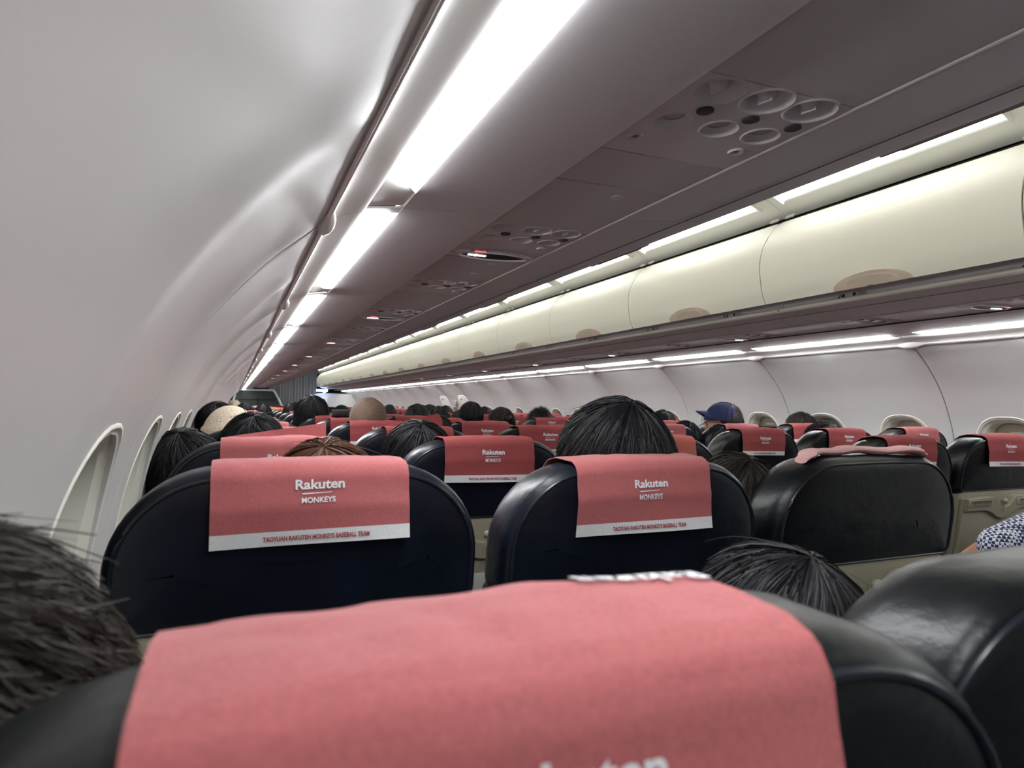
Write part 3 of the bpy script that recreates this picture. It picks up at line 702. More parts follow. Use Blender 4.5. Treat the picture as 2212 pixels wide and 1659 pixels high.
def seat(col, x, row, detail):
    y = SEAT0+ROW*row; z = 0; dark = row == 0 or (row < 4 and col in 'CDEF')
    z = -.012 if sd_(x) < 0 else -.024
    if (col, row) == ('A', 1): z = -.004
    if row == 0: z = -.007
    if (col, row) == ('B', 0): x, y, z = x+.02, .285, -.034
    r = bpy.data.objects.new('airliner_chair', None); C.objects.link(r); r.location = (x, y, z)
    if (col, row) == ('A', 0): r.rotation_euler = (0, RD(-.7), 0); r.location.x += .015
    k_ = 1+(random.random()-.5)*.004; r.scale = (1, 1, k_)
    link('backrest', SM['backrest_d' if dark else 'backrest'], r)
    if detail < 3: link('piping', SM['piping'], r)
    sh = link('back_shell', SM['back_shell'], r)
    link('back_cushion', SM['back_cushion'], r); link('seat_cushion', SM['seat_cushion'], r); link('seat_leg', SM['seat_leg'], r)
    if detail < 2:
        t = link('tray_table', SM['tray_table'], r); link('latch', SM['tray_latch'], t); link('lip', SM['tray_lip'], t); link('placard_holder', SM['placard_holder'], t)
        for k in 'lr':
            link('placard', SM['placard_'+k], t); link('placard_lettering', SM['placard_text_'+k], t)
        link('armrest', SM['armrest'], r, loc=(-.253, 0, 0))
        if col in 'CF': link('armrest', SM['armrest'], r, loc=(.253, 0, 0))
    # headrest cover
    cname = 'rose'
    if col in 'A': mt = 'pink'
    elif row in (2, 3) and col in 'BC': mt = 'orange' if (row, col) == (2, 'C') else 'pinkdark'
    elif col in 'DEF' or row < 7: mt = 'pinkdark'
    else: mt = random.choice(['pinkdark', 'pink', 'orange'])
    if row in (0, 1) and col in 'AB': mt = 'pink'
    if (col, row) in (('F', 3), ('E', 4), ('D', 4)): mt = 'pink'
    if row in (14, 15) and col in 'BCD': mt = 'amber'
    txt = ''
    if (col, row) == ('C', 1):
        f = MB(); P = []
        for i in range(33):
            u = i/32; xx = -.16+.30*u; rr_ = (.0075+.002*noise.noise(Vector((u*9, 0, 0))))*(1 if .05 < u < .95 else .75)
            cz = topz(xx, 0)+.004+rr_*.6+.002*math.sin(u*17)
            P.append([tilt(xx, .035+rr_*2.6*math.cos(a)+.012*math.sin(u*5), cz+rr_*math.sin(a)) for a in [2*math.pi*j/14 for j in range(14)]])
        f.grid(P, closev=True, cap=True)
        m_ = mat('pale_rose_nonwoven', (.68, .40, .40), rough=.9, noise_amt=.1, noise_scale=300)
        cvo = link('headrest_cover', f.mesh('folded_cover', m_), r); cvo['label'] = 'pale pink headrest cover folded flat on top'
        txt = ', its cover folded up on top'
    else:
        if (col, row) == ('A', 0): kw = dict(seed=21, slant=.012, dx=-.010, w=.214, wr=.8, up=.0255, front=.05, front_t=(.076, .078))
        elif (col, row) == ('A', 1): kw = dict(seed=12, slant=-.003, dx=.004, back=.096)
        elif (col, row) == ('B', 1): kw = dict(seed=13, slant=-.002, dx=-.010, back=.107)
        else: kw = VAR[(row*5+ord(col)) % 4]
        cs = cover_set(tuple(sorted(kw.items())), mt, **kw)
        if (col, row) != ('B', 0):
            h = link('headrest_cover', cs['cloth'], r)
            link('white_band', cs['band'], h)
            if detail < 3: link('printed_name', cs['name'], h); link('printed_team_line', cs['team'], h); link('printed_name', cs['fname'], h)
            if (col, row) in (('A', 2), ('B', 3)):
                hgt = .034 if col == 'A' else .052
                fm = MB(); F, G = [], []
                for i in range(25):
                    u = i/24; x_ = -.118+.236*u; top_ = hgt*(u**1.2 if col == 'A' else max(0, (u-.1)/.9)**1.1*(1 if u < .93 else 1-(u-.93)*7)); z0_ = topz(x_, 0)+.004
                    F.append([tilt(x_, .104+.010*v+.004*math.sin(u*7)*v, z0_-.01+(.012+top_)*v) for v in (0, .35, .7, 1)])
                    G.append([p_+Vector((0, .0012, 0)) for p_ in F[-1]])
                fm.grid([f_+g_[::-1] for f_, g_ in zip(F, G)], closev=True, cap=True)
                fl_ = link('turned_up_flap', fm.mesh('turned_up_flap', M[mt]), h); fl_['label'] = 'front edge of the cover standing up behind the seat top'
        else: txt = ', bare of any cover'
    base = 'navy leather seat with a pink headrest cover' if not txt else 'dark leather seat'
    if detail < 3:
        rn = ['nearest row', 'second row', 'third row', 'fourth row', 'fifth row', 'sixth row', 'seventh row', 'eighth row'][row]
        tag(r, '%s, %s place in the %s%s' % (base, CNAME[col], rn, txt), 'seat', 'seats in the %s block' % ('left' if x < XC else 'right'))
    else:
        tag(r, 'distant navy seat with pink cover, %s place, %s row from the camera' % (CNAME[col], ordn(row)), 'seat', 'seats in the %s block' % ('left' if x < XC else 'right'))
    return r
NROWS = 26
for row in range(NROWS):
    for col, sd, x in COLS:
        if row == 0 and col in 'DEF': continue
        seat(col, x, row, 0 if row < 4 else 1 if row < 6 else 2 if row < 8 else 3)

# ---------------------------------------------------------------- passengers
HC = Vector((0, .125, 1.105))     # head centre in the sitter's own space
def chain(mb, pts, step=.012):
    for (a, ra), (b, rb) in zip(pts[:-1], pts[1:]):
        a, b = Vector(a), Vector(b); n = max(1, int((b-a).length/step))
        for k in range(n+1): t = k/n; mb.ball(a.lerp(b, t), ra+(rb-ra)*t, 10, 6)
def voxel(mb, size, name, m, smooth_it=6):
    me = mb.mesh(name, m, recalc=False); o = bpy.data.objects.new('tmp', me); C.objects.link(o)
    r = o.modifiers.new('r', 'REMESH'); r.mode = 'VOXEL'; r.voxel_size = size; r.use_smooth_shade = True
    s_ = o.modifiers.new('s', 'SMOOTH'); s_.iterations = smooth_it; s_.factor = .5
    dg = bpy.context.evaluated_depsgraph_get(); dg.update(); res = bpy.data.meshes.new_from_object(o.evaluated_get(dg)); bpy.data.objects.remove(o)
    res.materials.clear(); res.materials.append(m); return res
def arm_pts(s, raised=False):
    if raised: return [((s*.17, .09, .92), .054), ((s*.30, .10, .91), .050), ((s*.41, .13, .875), .042), ((s*.38, .25, .79), .034), ((s*.30, .34, .74), .026)]
    return [((s*.165, .09, .92), .052), ((s*.205, .10, .80), .045), ((s*.215, .14, .665), .038), ((s*.16, .26, .60), .033), ((s*.10, .35, .565), .024)]
def body_mb():
    b = MB(); hc = HC
    b.ball(hc+Vector((0, -.008, .022)), (.074, .092, .088), 20, 14); b.ball(hc+Vector((0, .030, -.035)), (.056, .058, .068), 16, 10)
    b.ball(hc+Vector((0, .052, -.080)), (.030, .026, .022)); chain(b, [(hc+Vector((0, .086, .012)), .008), (hc+Vector((0, .104, -.022)), .013)], .005)
    for s in (-1, 1):
        b.ball(hc+Vector((s*.078, -.004, -.016)), (.009, .017, .031)); b.ball(hc+Vector((s*.030, .074, .005)), (.014, .010, .009)); b.ball(hc+Vector((s*.030, .078, .024)), (.018, .010, .006)); b.ball(hc+Vector((s*.013, .095, -.028)), .008)
        b.ball(hc+Vector((s*.038, .060, -.02)), (.022, .020, .022))
    b.ball(hc+Vector((0, .088, -.052)), (.023, .009, .006)); b.ball(hc+Vector((0, .086, -.063)), (.018, .009, .006))
    chain(b, [(hc+Vector((0, -.012, -.06)), .050), ((0, .085, .965), .052), ((0, .09, .91), .07)])
    chain(b, [((-.15, .09, .915), .055), ((0, .085, .93), .07), ((.15, .09, .915), .055)], .02)
    for z, rx, ry in ((.86, .155, .095), (.78, .15, .10), (.70, .14, .10), (.62, .14, .105), (.55, .155, .115)): b.ball((0, .115+(.86-z)*.12, z), (rx, ry, .075), 16, 10)
    return b
def hand(b, s):
    c = Vector((s*.085, .385, .555)); b.ball(c, (.035, .042, .014))
    for i, (dx, L) in enumerate(((-.026, .060), (-.009, .070), (.009, .066), (.025, .052))):
        p0 = c+Vector((dx, .034, .002)); chain(b, [(p0, .0085), (p0+Vector((dx*.15, L*.5, .006)), .008), (p0+Vector((dx*.2, L*.85, -.010)), .007)], .005)
    chain(b, [(c+Vector((-s*.030, -.010, 0)), .010), (c+Vector((-s*.052, .022, .004)), .009), (c+Vector((-s*.050, .046, -.004)), .008)], .005)
def legs(b, g=0):
    for s in (-1, 1):
        chain(b, [((s*.085, .15, .53), .082+g), ((s*.10, .40, .54), .062+g), ((s*.10, .47, .50), .055+g), ((s*.105, .47, .28), .050+g), ((s*.11, .45, .12), .037+g)], .02)
def person_meshes():
    pm = {}
    for key, rs in (('rest', False), ('raised', True)):
        b = body_mb()
        for s in (-1, 1):
            chain(b, arm_pts(s, rs and s < 0), .012)
            if not (rs and s < 0): hand(b, s)
        if rs:
            c = Vector((-.27, .38, .72)); b.ball(c, (.040, .032, .014))
            for dy, L in ((-.02, .06), (-.006, .068), (.008, .064), (.020, .052)): chain(b, [(c+Vector((.03, dy, 0)), .008), (c+Vector((.03+L*.6, dy, .002)), .0075), (c+Vector((.03+L, dy, -.012)), .007)], .005)
            chain(b, [(c+Vector((-.01, .02, .0)), .010), (c+Vector((.012, .055, .004)), .009)], .005)
        legs(b)
        for s in (-1, 1): chain(b, [((s*.11, .45, .12), .036), ((s*.11, .47, .05), .036), ((s*.115, .58, .035), .030)], .015)
        for sk in ('skin', 'skind'): pm[key, sk] = voxel(b, .0075, 'body', M[sk])
        t = MB()
        chain(t, [((0, .085, .955), .062), ((0, .09, .92), .076)]); chain(t, [((-.155, .09, .915), .064), ((0, .085, .925), .078), ((.155, .09, .915), .064)], .02)
        for z, rx, ry in ((.86, .170, .108), (.78, .165, .113), (.70, .155, .113), (.62, .155, .118), (.56, .168, .126)): t.ball((0, .115+(.86-z)*.12, z), (rx, ry, .08), 16, 10)
        for s in (-1, 1): ap = arm_pts(s, rs and s < 0); chain(t, [(p, r+.013) for p, r in (ap[:3] if rs and s < 0 else ap[:4])], .012)
        pm[key, 'shirt'] = voxel(t, .011, 'shirt', M['shirt_black'])
        tr = MB(); legs(tr, .012); tr.ball((0, .16, .52), (.175, .13, .085)); pm['trousers'] = voxel(tr, .013, 'trousers', M['shirt_navy'])
    sh = MB()
    for s in (-1, 1): sh.ball((s*.113, .53, .045), (.050, .12, .045), 14, 8)
    pm['shoes'] = sh.mesh('shoes', M['seatgrey'])
    return pm
PMS = person_meshes()
CR = Vector((0, -.42, 1)).normalized()    # crown direction
def hairline(ph):
    """polar limit from the crown, ph = 0 towards the face"""
    c = math.cos(ph)
    return math.radians(118 - 34*c) if c < 0 else math.radians(118-34*c-26*c*c)
def head_dir(th, ph):
    fx = Vector((0, 1, 0)); fx = (fx-CR*fx.dot(CR)).normalized(); sx = Vector((1, 0, 0))
    return CR*math.cos(th)+(fx*math.cos(ph)+sx*math.sin(ph))*math.sin(th)
RAD = Vector((.081, .098, .106))
def hair_pt(th, ph, r):
    d = head_dir(th, ph); k = 1/math.sqrt((d.x/RAD.x)**2+(d.y/RAD.y)**2+(d.z/RAD.z)**2); p = d*k; return p+d*r+Vector((0, -.008, .008))
def hair_mesh(style, n, m, seed=1, thick=.014, length=.0):
    rnd = random.Random(seed); mb = MB()
    NT, NPH = 22, 40
    shell = []
    for i in range(NT+1):
        row = []
        for j in range(NPH):
            ph = 2*math.pi*j/NPH; th = hairline(ph)*i/NT; e = 1 if i < NT-2 else (NT-i)/2.0*.5
            r = (thick*.75+.004*noise.noise(Vector((math.cos(ph)*2+seed, math.sin(ph)*2, th*2))))*max(e, .05)
            row.append(hair_pt(th+.001, ph, r))
        shell.append(row)
    mb.grid(shell, closev=True)
    inner = [hair_pt(hairline(2*math.pi*j/NPH)*.98, 2*math.pi*j/NPH, -.012) for j in range(NPH)]
    mb.grid([shell[-1], inner], closev=True); mb.add(inner, [tuple(range(NPH))])
    if style == 'long':
        # hanging sheet of hair round the back and sides
        P = []
        for k in range(9):
            row = []
            for j in range(25):
                ph = math.pi*(.42+1.16*j/24); p = hair_pt(hairline(ph)*.90, ph, thick*.8); fall = length*k/8
                sp = 1+.10*math.sin(min(1, k/5)*1.5)
                row.append(Vector((p.x*sp+.006*noise.noise(Vector((j*.4, k*.5, seed))), p.y*(1-.02*k)+.004*noise.noise(Vector((j*.5, k, seed+3))), p.z-fall)))
            P.append(row)
        Q = [[v*.93+Vector((0, 0, v.z*.07)) for v in row] for row in P]
        mb.grid([a+b[::-1] for a, b in zip(P, Q)], closev=True, cap=True)
    for _ in range(n):
        ph = rnd.uniform(0, 2*math.pi); lim = hairline(ph)
        if style == 'spiky':
            t0 = rnd.uniform(.02, .92)*lim; t1 = min(t0+rnd.uniform(.12, .35), lim*1.02); up = rnd.uniform(.008, .026)
        elif style == 'short':
            t0 = rnd.uniform(0, .85)*lim; t1 = min(t0+rnd.uniform(.3, .7), lim*1.04); up = rnd.uniform(.001, .008)
        else:
            t0 = rnd.uniform(0, .55)*lim; t1 = min(t0+rnd.uniform(.7, 1.4), lim*rnd.uniform(.98, 1.08)); up = rnd.uniform(.0, .006)
        sw = rnd.uniform(-.10, .10)+.18*math.sin(ph*2+seed); base = thick*.75+rnd.uniform(-.001, .003)+.004*noise.noise(Vector((math.cos(ph)*2.3+seed, math.sin(ph)*2.3, t0*2)))
        K = 6; wd = rnd.uniform(.0006, .0014)*(1.6 if n < 1200 else 1); L, R_ = [], []; tw = rnd.uniform(-1.1, 1.1); ct, st = math.cos(tw), math.sin(tw)
        if rnd.random() < .012: up += rnd.uniform(.008, .022)
        for k in range(K+1):
            u = k/K; th = t0+(t1-t0)*u; p = hair_pt(th, ph+sw*u*u+.04*math.sin(u*5+ph*9), base+up*u*u)
            tn = hair_pt(th, ph+.02, base)-hair_pt(th, ph-.02, base); tn = tn.normalized() if tn.length > 1e-6 else Vector((1, 0, 0))
            if style == 'long' and u == 1 and math.cos(ph) < .3: pass
            q = wd*(1-u*.8); nn = head_dir(th, ph); sv = (tn*ct+nn*st); L.append(p-sv*q); R_.append(p+sv*q)
        if style == 'long' and math.cos(ph) < .25 and rnd.random() < .7:
            p = hair_pt(t1, ph, base); tn = Vector((-math.cos(ph), -math.sin(ph)*.0, 0)); tn = Vector((p.y, -p.x, 0)).normalized(); LL = length*rnd.uniform(.5, 1)
            for k in range(1, 6):
                u = k/5; sp = 1+.12*math.sin(min(1, u*1.6)*1.5); c = Vector((p.x*sp, p.y*(1-.1*u)-.003, p.z-LL*u)); L.append(c-tn*wd); R_.append(c+tn*wd)
        mb.grid([L, R_])
    if style == 'bun':
        mb.ball((0, -.105, .045), (.036, .030, .034), 18, 12)
        for k in range(90):
            a = rnd.uniform(0, 6.28); r = .034+rnd.uniform(0, .006); mb.tube([Vector((r*math.cos(a+t)*.9, -.105-.03*math.sin(t*2), .045+r*math.sin(a+t))) for t in (0, .4, .8, 1.2)], .0009, 3)
    return mb.mesh('hair', m, recalc=False)
HM = {}
def hair(style, n, mname, seed=1, thick=.014, length=.0):
    k = (style, n, mname, seed, thick, length)
    if k not in HM: HM[k] = hair_mesh(style, n, M[mname], seed, thick, length)
    return HM[k]
def cap_mesh():
    b = MB(); P = []
    for i in range(13):
        th = .001+1.52*i/12; row = []
        for j in range(32):
            ph = 2*math.pi*j/32; p = hair_pt(0, 0, 0); d = Vector((math.sin(th)*math.sin(ph), math.sin(th)*math.cos(ph), math.cos(th)))
            row.append(Vector((d.x*.092, d.y*.112, .018+d.z*.108+(.004 if abs(math.sin(3*ph)) < .1 else 0))))
        P.append(row)
    b.grid(P, closev=True); inner = [v*.96 for v in P[-1]]; b.grid([P[-1], inner], closev=True); b.add(inner, [tuple(range(32))])
    return b.mesh('cap', M['navy'])
def brim_mesh():
    b = MB(); T, U = [], []
    for i in range(17):
        a = -1.1+2.2*i/16; e = (math.sin(a)*.088, math.cos(a)*.100); f = (math.sin(a)*.086, math.cos(a)*.095+.085*math.cos(a)**.6)
        T.append([Vector((e[0]+(f[0]-e[0])*k/5, e[1]+(f[1]-e[1])*k/5, .022-.020*(abs(a)/1.1)**2-.004*k)) for k in range(6)])
    b.grid(T); b.grid([[v-Vector((0, 0, .003)) for v in r] for r in T]); lo = [r[-1] for r in T]; b.grid([lo, [v-Vector((0, 0, .003)) for v in lo]])
    return b.mesh('brim', M['navy'])
def beanie_mesh():
    b = MB(); P = []
    for i in range(20):
        th = .001+1.45*i/19; row = []
        for j in range(96):
            ph = 2*math.pi*j/96; rib = 1+.022*abs(math.sin(ph*16)); cuff = 1.06 if i > 14 else 1
            row.append(Vector((math.sin(th)*math.sin(ph)*.094*rib*cuff, math.sin(th)*math.cos(ph)*.112*rib*cuff, .022+math.cos(th)*.118)))
        P.append(row)
    b.grid(P, closev=True, cap=True); return b.mesh('knit_hat', M['knit'])
def glasses_mesh():
    b = MB()
    for s in (-1, 1):
        b.tube([Vector((s*.034+.024*math.cos(a), .100, .005+.019*math.sin(a))) for a in [2*math.pi*k/20 for k in range(20)]], .0013, 6, closed=True)
        b.tube([(s*.058, .098, .01), (s*.082, .05, .010), (s*.086, -.01, .004)], .0014, 6)
    b.tube([(-.010, .101, .008), (.010, .101, .008)], .0013, 6); return b.mesh('glasses', M['black'])
def flap(): pass
LABELS_SEEN = set()
def person(x, y, top, style, hairmat, label, cat='person', n=500, yaw=0, roll=0, nod=0, seed=1, skin='skin', thick=.014, length=.18, shirtm='shirt_black', pose='rest', hs=1.0, extra=None):
    tz = top-(.112+thick)*1.0; s = max(.90, min(1.08, tz/HC.z))
    R = Matrix.Rotation(yaw, 3, 'Z')@Matrix.Rotation(roll, 3, 'Y')@Matrix.Rotation(nod, 3, 'X')
    hp = R@(HC*s)
    r = bpy.data.objects.new('person', None); C.objects.link(r); r.rotation_euler = R.to_euler(); r.scale = (s, s, s)
    r.location = (x-hp.x, y-hp.y, tz-hp.z)
    link('body', PMS[pose, skin], r)
    so = link('shirt', PMS[pose, 'shirt'], r); so.material_slots[0].link = 'OBJECT'; so.material_slots[0].material = M[shirtm]
    link('trousers', PMS['trousers'], r); link('shoes', PMS['shoes'], r)
    if style: h = link('hair', hair(style, n, hairmat, seed, thick, length if style == 'long' else 0), r, loc=HC, scale=(hs, hs, 1+(hs-1)*.3))
    if extra == 'cap': link('cap', CAPM, r, loc=HC, scale=(hs, hs, 1)); b = link('brim', BRIM, r, loc=HC+Vector((0, .0, .030)), rot=(RD(16), 0, 0), scale=(.92, .92, 1)); link('glasses', GLM, r, loc=HC)
    if extra == 'darkcap':
        c_ = link('cap', CAPM, r, loc=HC); c_.material_slots[0].link = 'OBJECT'; c_.material_slots[0].material = M['shirt_black']
    if extra == 'beanie': link('knit_hat', BEAN, r, loc=HC)
    tag(r, label, 'person', 'seated passengers')
    return r
CAPM, BRIM, BEAN, GLM = cap_mesh(), brim_mesh(), beanie_mesh(), glasses_mesh()
PEOPLE = [
 dict(x=-.131, y=.375, top=1.166, style='short', hairmat='haird', n=6000, yaw=RD(-8), roll=RD(-11), hs=1.05, thick=.016, label='person with tousled dark brown hair leaning on the left window wall, nearest the camera'),
 dict(x=.515, y=.530, top=1.083, style='long', hairmat='hairk', n=5000, yaw=RD(15), roll=RD(-2), nod=RD(-4), length=.16, shirtm='shirt_teal', label='person with long black hair slumped low between the two nearest seats, teal shirt'),
 dict(x=.640, y=1.05, top=1.226, style='bowl', hairmat='hairk', n=7000, yaw=RD(4), hs=1.05, thick=.018, seed=3, label='person with thick short black hair rising above the second-row middle seat'),
 dict(x=.135, y=1.06, top=1.162, style='bowl', hairmat='hairb', n=5000, seed=4, yaw=RD(-12), hs=1.05, thick=.014, label='person with brown hair whose crown shows over the second-row left window seat'),
 dict(x=-.095, y=1.73, top=1.158, style='bowl', hairmat='hairk', n=3500, seed=5, hs=1.0, roll=RD(-10), label='person with black hair resting against the left wall beyond the third-row seat'),
 dict(x=.052, y=1.98, top=1.186, style='short', hairmat='hairk', n=5500, seed=6, hs=1.0, thick=.014, skin='skind', label='person with short wavy black hair behind the third-row pink cover'),
 dict(x=.470, y=1.79, top=1.169, style='long', hairmat='hairk', n=4500, seed=7, hs=1.12, length=.2, roll=RD(-3), label='person with long straight black hair left of the third-row middle seat'),
 dict(x=.940, y=1.07, top=1.131, style='bowl', hairmat='haird', n=4000, seed=8, hs=1.0, roll=RD(-4), label='person with dark hair peeking out left of the second-row aisle seat'),
 dict(x=.582, y=3.14, top=1.238, style='buzz', hairmat='buzz', n=0, thick=.006, skin='skind', hs=1.02, seed=9, label='person with a shaved round head, left block'),
 dict(x=1.185, y=4.54, top=1.213, style='short', hairmat='hairk', n=700, seed=10, extra='darkcap', label='person in a dark close cap just right of the shaved head'),
 dict(x=.913, y=3.14, top=1.168, style='long', hairmat='haird', n=2200, seed=11, label='person with loose dark brown hair right of the shaved head, left block'),
 dict(x=-.055, y=3.14, top=1.214, style='short', hairmat='hairk', n=2200, seed=12, roll=RD(-8), label='person with black hair by the left wall, above the cream hat'),
 dict(x=-.003, y=2.44, top=1.190, style=None, hairmat='hairk', extra='beanie', roll=RD(-5), label='person in a cream knitted hat by the left wall'),
 dict(x=.094, y=6.64, top=1.204, style='short', hairmat='hairk', n=500, extra='darkcap', label='distant person in a black cap below the dark divider'),
 dict(x=.009, y=9.44, top=1.240, style='short', hairmat='hairl', n=300, label='distant person with fair greying hair by the left wall'),
 dict(x=.286, y=7.34, top=1.196, style='bowl', hairmat='hairk', n=500, label='distant person with black hair in front of the dark divider'),
 dict(x=.522, y=6.64, top=1.218, style='bowl', hairmat='hairk', n=500, label='distant person with black hair just left of the tall long-haired one'),
 dict(x=.475, y=4.54, top=1.253, style='long', hairmat='hairk', n=1800, hs=1.15, length=.2, label='person with long black hair standing tall before the grey curtain'),
 dict(x=.572, y=3.84, top=1.165, style='long', hairmat='hairb', n=1500, label='person with reddish brown hair just left of the shaved head'),
 dict(x=.960, y=7.34, top=1.176, style='bowl', hairmat='hairk', n=300, label='distant person with black hair left of the shaved head, lower of two'),
 dict(x=1.085, y=7.40, top=1.197, style='bun', hairmat='hairk', n=300, label='distant person with tied black hair left of the shaved head'),
 dict(x=1.900, y=8.74, top=1.205, style='short', hairmat='hairk', n=300, label='distant person with black hair just right of the shaved head'),
 dict(x=1.860, y=6.64, top=1.211, style='bowl', hairmat='hairk', n=400, label='distant person with round black hair left of the exit hatches'),
 dict(x=1.753, y=5.94, top=1.199, style='bowl', hairmat='hairk', n=500, label='person with low black hair in front of the exit hatches'),
 dict(x=2.463, y=8.04, top=1.201, style='bowl', hairmat='haird', n=300, label='distant person with brown hair below the left exit hatch'),
 dict(x=1.960, y=5.94, top=1.168, style='short', hairmat='hairk', n=300, label='person in a dark cap sunk low below the exit hatches', extra='darkcap'),
 dict(x=1.821, y=5.24, top=1.233, style='bowl', hairmat='hairk', n=1800, hs=1.08, label='person with neat black hair below the right exit hatch'),
 dict(x=2.464, y=6.64, top=1.197, style='bowl', hairmat='haird', n=300, label='distant person with dark hair right of the neat black-haired one'),
 dict(x=1.815, y=4.54, top=1.196, style='bun', hairmat='haird', n=1500, hs=1.08, label='person with dark tied-up hair in the aisle seat, right block'),
 dict(x=2.127, y=4.54, top=1.188, style='spiky', hairmat='hairk', n=3000, hs=1.08, label='person with spiky black hair, right block'),
 dict(x=2.729, y=3.84, top=1.193, style='short', hairmat='hairk', n=1200, label='person with black hair just right of the tallest head'),
 dict(x=2.391, y=3.14, top=1.142, style='bowl', hairmat='hairk', n=1500, label='person with black hair low to the left of the capped one'),
 dict(x=2.665, y=3.14, top=1.238, style='short', hairmat='haird', n=300, extra='cap', yaw=RD(62), shirtm='shirt_navy', label='person in a navy baseball cap and black glasses looking left'),
 dict(x=3.262, y=3.14, top=1.186, style='short', hairmat='haird', n=2500, hs=1.05, thick=.010, skin='skin', label='person with short brown hair beside a right-hand window'),
 dict(x=2.677, y=2.44, top=1.152, style='long', hairmat='hairk', n=3000, hs=1.1, roll=RD(14), label='person with black hair bent to the right before the short-brown-haired one'),
 dict(x=2.27, y=1.13, top=1.20, style='short', hairmat='haird', n=1200, shirtm='gingham', pose='raised', label='person in a navy and white checked short-sleeved shirt, elbow out in the aisle'),
]
for p in PEOPLE: person(**p)

# ---------------------------------------------------------------- forward end of the cabin
YE = 19.45
def far_end():
    # left divider: pale frame around dark window
    t = bpy.data.objects.new('class_divider', None); C.objects.link(t); t.location = (0, YE, 0)
    a, b = -.06, 1.28; top, sh = 1.545, .96
    outer = smooth_poly([(a, .55), (a, sh), (.03, 1.40), (.12, top-.015), (.20, top), (.95, top), (1.02, top-.02), (1.10, 1.40), (1.24, 1.10), (b, .95), (b, .55)], 3)
    pm = MB(); P = [[Vector((x, -.02, z)) for x, z in outer], [Vector((x, .02, z)) for x, z in outer]]; pm.grid(P, closev=True, cap=True); link('panel', pm.mesh('panel', M['mesh']), t)
    fm = MB(); fm.tube([Vector((x, -.02, z)) for x, z in outer], .028, 8); link('frame', fm.mesh('frame', M['frame']), t)
    im = MB(); im.box((.60, -.03, 1.28), (.95, .012, .035)); im.box((.62, -.03, 1.18), (.04, .012, .3)); link('mullion', im.mesh('mullion', M['black']), t)
    tag(t, 'dark see-through class divider with pale rounded frame at the far end, left', 'divider')
    # curtain in the aisle
    cm = MB(); F = []
    for i in range(161):
        x = .90+1.30*i/160; yy = YE+.42+.035*math.sin(i*.62)+.02*math.sin(i*.23+1); F.append([Vector((x, yy, .05)), Vector((x+.01*math.sin(i), yy, .9)), Vector((x, yy, 2.17))])
    cm.grid(F); cm.grid([[v+Vector((0, .006, 0)) for v in r] for r in F]); tag(link('curtain', cm.mesh('curtain', M['curtain'])), 'dark grey pleated curtain closing the aisle at the far end', 'curtain')
    rl = MB(); rl.box((1.626, YE+.42, 2.19), (1.5, .05, .035)); tag(link('curtain_rail', rl.mesh('rail', M['white'])), 'white rail at the top of the grey curtain', 'rail')
    # right bulkhead
    t = bpy.data.objects.new('bulkhead_partition', None); C.objects.link(t); t.location = (0, YE, 0)
    o = smooth_poly([(1.93, .1), (1.93, 1.2), (1.98, 1.36), (2.10, 1.455), (2.3, 1.485), (3.08, 1.47), (3.15, 1.42), (3.36, 1.1), (3.40, .8), (3.40, .1)], 3)
    pm = MB(); pm.grid([[Vector((x, -.02, z)) for x, z in o], [Vector((x, .02, z)) for x, z in o]], closev=True, cap=True); link('panel', pm.mesh('panel', mat('bulkhead_laminate', (.55, .54, .50), rough=.5)), t)
    pk = MB(); pk.box((2.33, -.035, 1.17), (.24, .02, .40)); link('literature_card', pk.mesh('card', M['cream']), t)
    rb = MB(); rb.box((2.31, -.048, 1.325), (.17, .006, .022)); link('red_bar', rb.mesh('red_bar', M['red']), t)
    kb = MB(); kb.box((2.32, -.048, 1.285), (.18, .006, .014)); link('dark_bar', kb.mesh('dark_bar', M['label']), t)
    tag(t, 'pale bulkhead partition with a red-topped card at the far end, right', 'partition')
    bl = MB(); bl.box((2.28, -.01, 1.56), (.30, .02, .05)); bl.ball((2.34, -.05, 1.535), .045); tag(link('blue_white_lamp', bl.mesh('lamp', M['blue_lamp']), loc=(0, YE-.2, 0)), 'small bluish white lamp under the last right locker', 'lamp')
    # end cap of the right lockers and closing wall
    for side in (1, -1):
        ec = MB(); pr = [(x, z) for x, z in DOOR]+[(2.6, .86), (2.9, .80), (2.9, .45)]
        ye = Z0+(NB-1)*PANEL
        ec.grid([[Vector((mx(x, side), ye, z+EYE)) for x, z in pr], [Vector((mx(2.5+(x-2.5)*.93, side), ye+.03, .64+EYE+(z-.64)*.93)) for x, z in pr]], closev=True, cap=True)
        tag(link('trim_%d' % (9 if side > 0 else 10), ec.mesh('locker_end', M['cream'])), kind='structure')
    bw = MB(); bw.box((XC, 22.3, 1.2), (3.8, .05, 2.6)); tag(link('wall_front', bw.mesh('front', M['mesh'])), kind='structure')
    rw = MB(); rw.box((XC, -2.3, 1.2), (3.8, .05, 2.6)); tag(link('wall_rear', rw.mesh('rear', M['cover'])), kind='structure')
far_end()

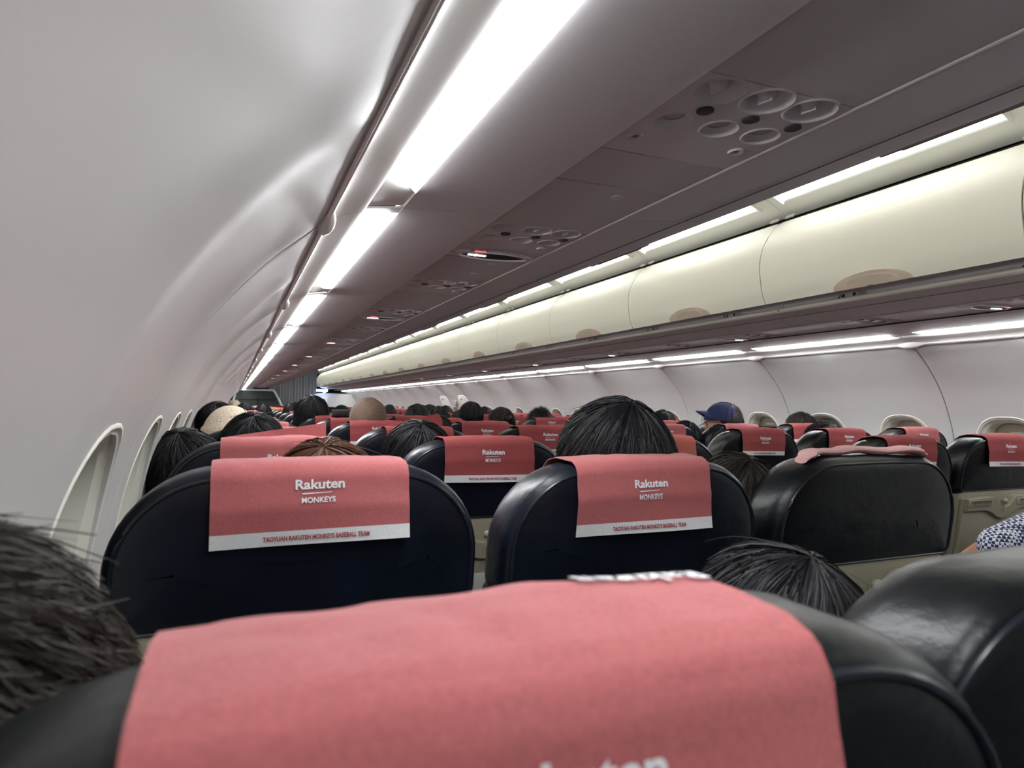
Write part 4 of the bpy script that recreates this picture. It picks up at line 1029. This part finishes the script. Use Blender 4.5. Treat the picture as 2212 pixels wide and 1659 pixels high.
# ---------------------------------------------------------------- overwing exit hatches on the right
def hatches():
    for i, yc in enumerate((9.95, 10.95)):
        t = bpy.data.objects.new('exit_hatch_cover', None); C.objects.link(t); t.location = (0, yc, 0)
        mb = MB(); P = []
        for sc, n_ in ((1.0, .004), (1.0, .014), (.94, .018)):
            P.append([Vector((wall_at(s_of_z(-.02)-b*sc, n_)[0], a*sc*(1-.12*b/.19), wall_at(s_of_z(-.02)-b*sc, n_)[1]+EYE)) for a, b in superell(.22, .19, 1, 36, 5)])
        mb.grid(P, closev=True, cap=True); link('panel', mb.mesh('panel', M['cover']), t)
        hb = MB(); q = wall_at(s_of_z(.10), .020); hb.ball((q[0], .02, q[1]+EYE), (.006, .03, .02)); link('handle_recess', hb.mesh('recess', M['black']), t)
        yb = MB(); q = wall_at(s_of_z(.00), .020); yb.box((q[0], -.13, q[1]+EYE), (.006, .10, .08)); link('yellow_placard', yb.mesh('placard', M['yellow']), t)
        tag(t, 'white emergency exit handle cover with yellow placard, %s of two on the right wall' % ('nearer' if i == 0 else 'farther'), 'exit cover', 'exit handle covers')
    pb = MB(); q = wall_at(s_of_z(.06), .006); pb.box((q[0], 10.42, q[1]+EYE), (.012, .20, .12)); tag(link('safety_picture', pb.mesh('picture', mat('picture_print', (.35, .30, .33), noise_amt=.6, noise_scale=25))), 'small dark picture placard between the two exit covers', 'placard')
hatches()
# folded dark jacket on a seat back
jm = MB(); P = []
for k in range(9):
    u = k/8; sc = (1-abs(2*u-1)**4)**.5+.02
    P.append([Vector((.16*c*1.0+.005*noise.noise(Vector((k, j, 0))), .045*s_*sc, .028*sc*0+(u-.5)*.075+.006*noise.noise(Vector((j*.6, k*.4, 2))))) for j, (c, s_) in enumerate([(math.copysign(abs(math.cos(a))**.5, math.cos(a)), math.sin(a)) for a in [2*math.pi*i/28 for i in range(28)]])])
jm.grid(P, closev=True, cap=True)
tag(link('folded_jacket', jm.mesh('jacket', M['shirt_black']), loc=(.60, 3.78, 1.155), scale=(.62, .8, .55)), 'dark blue folded jacket lying on a seat top left of the shaved head', 'jacket')
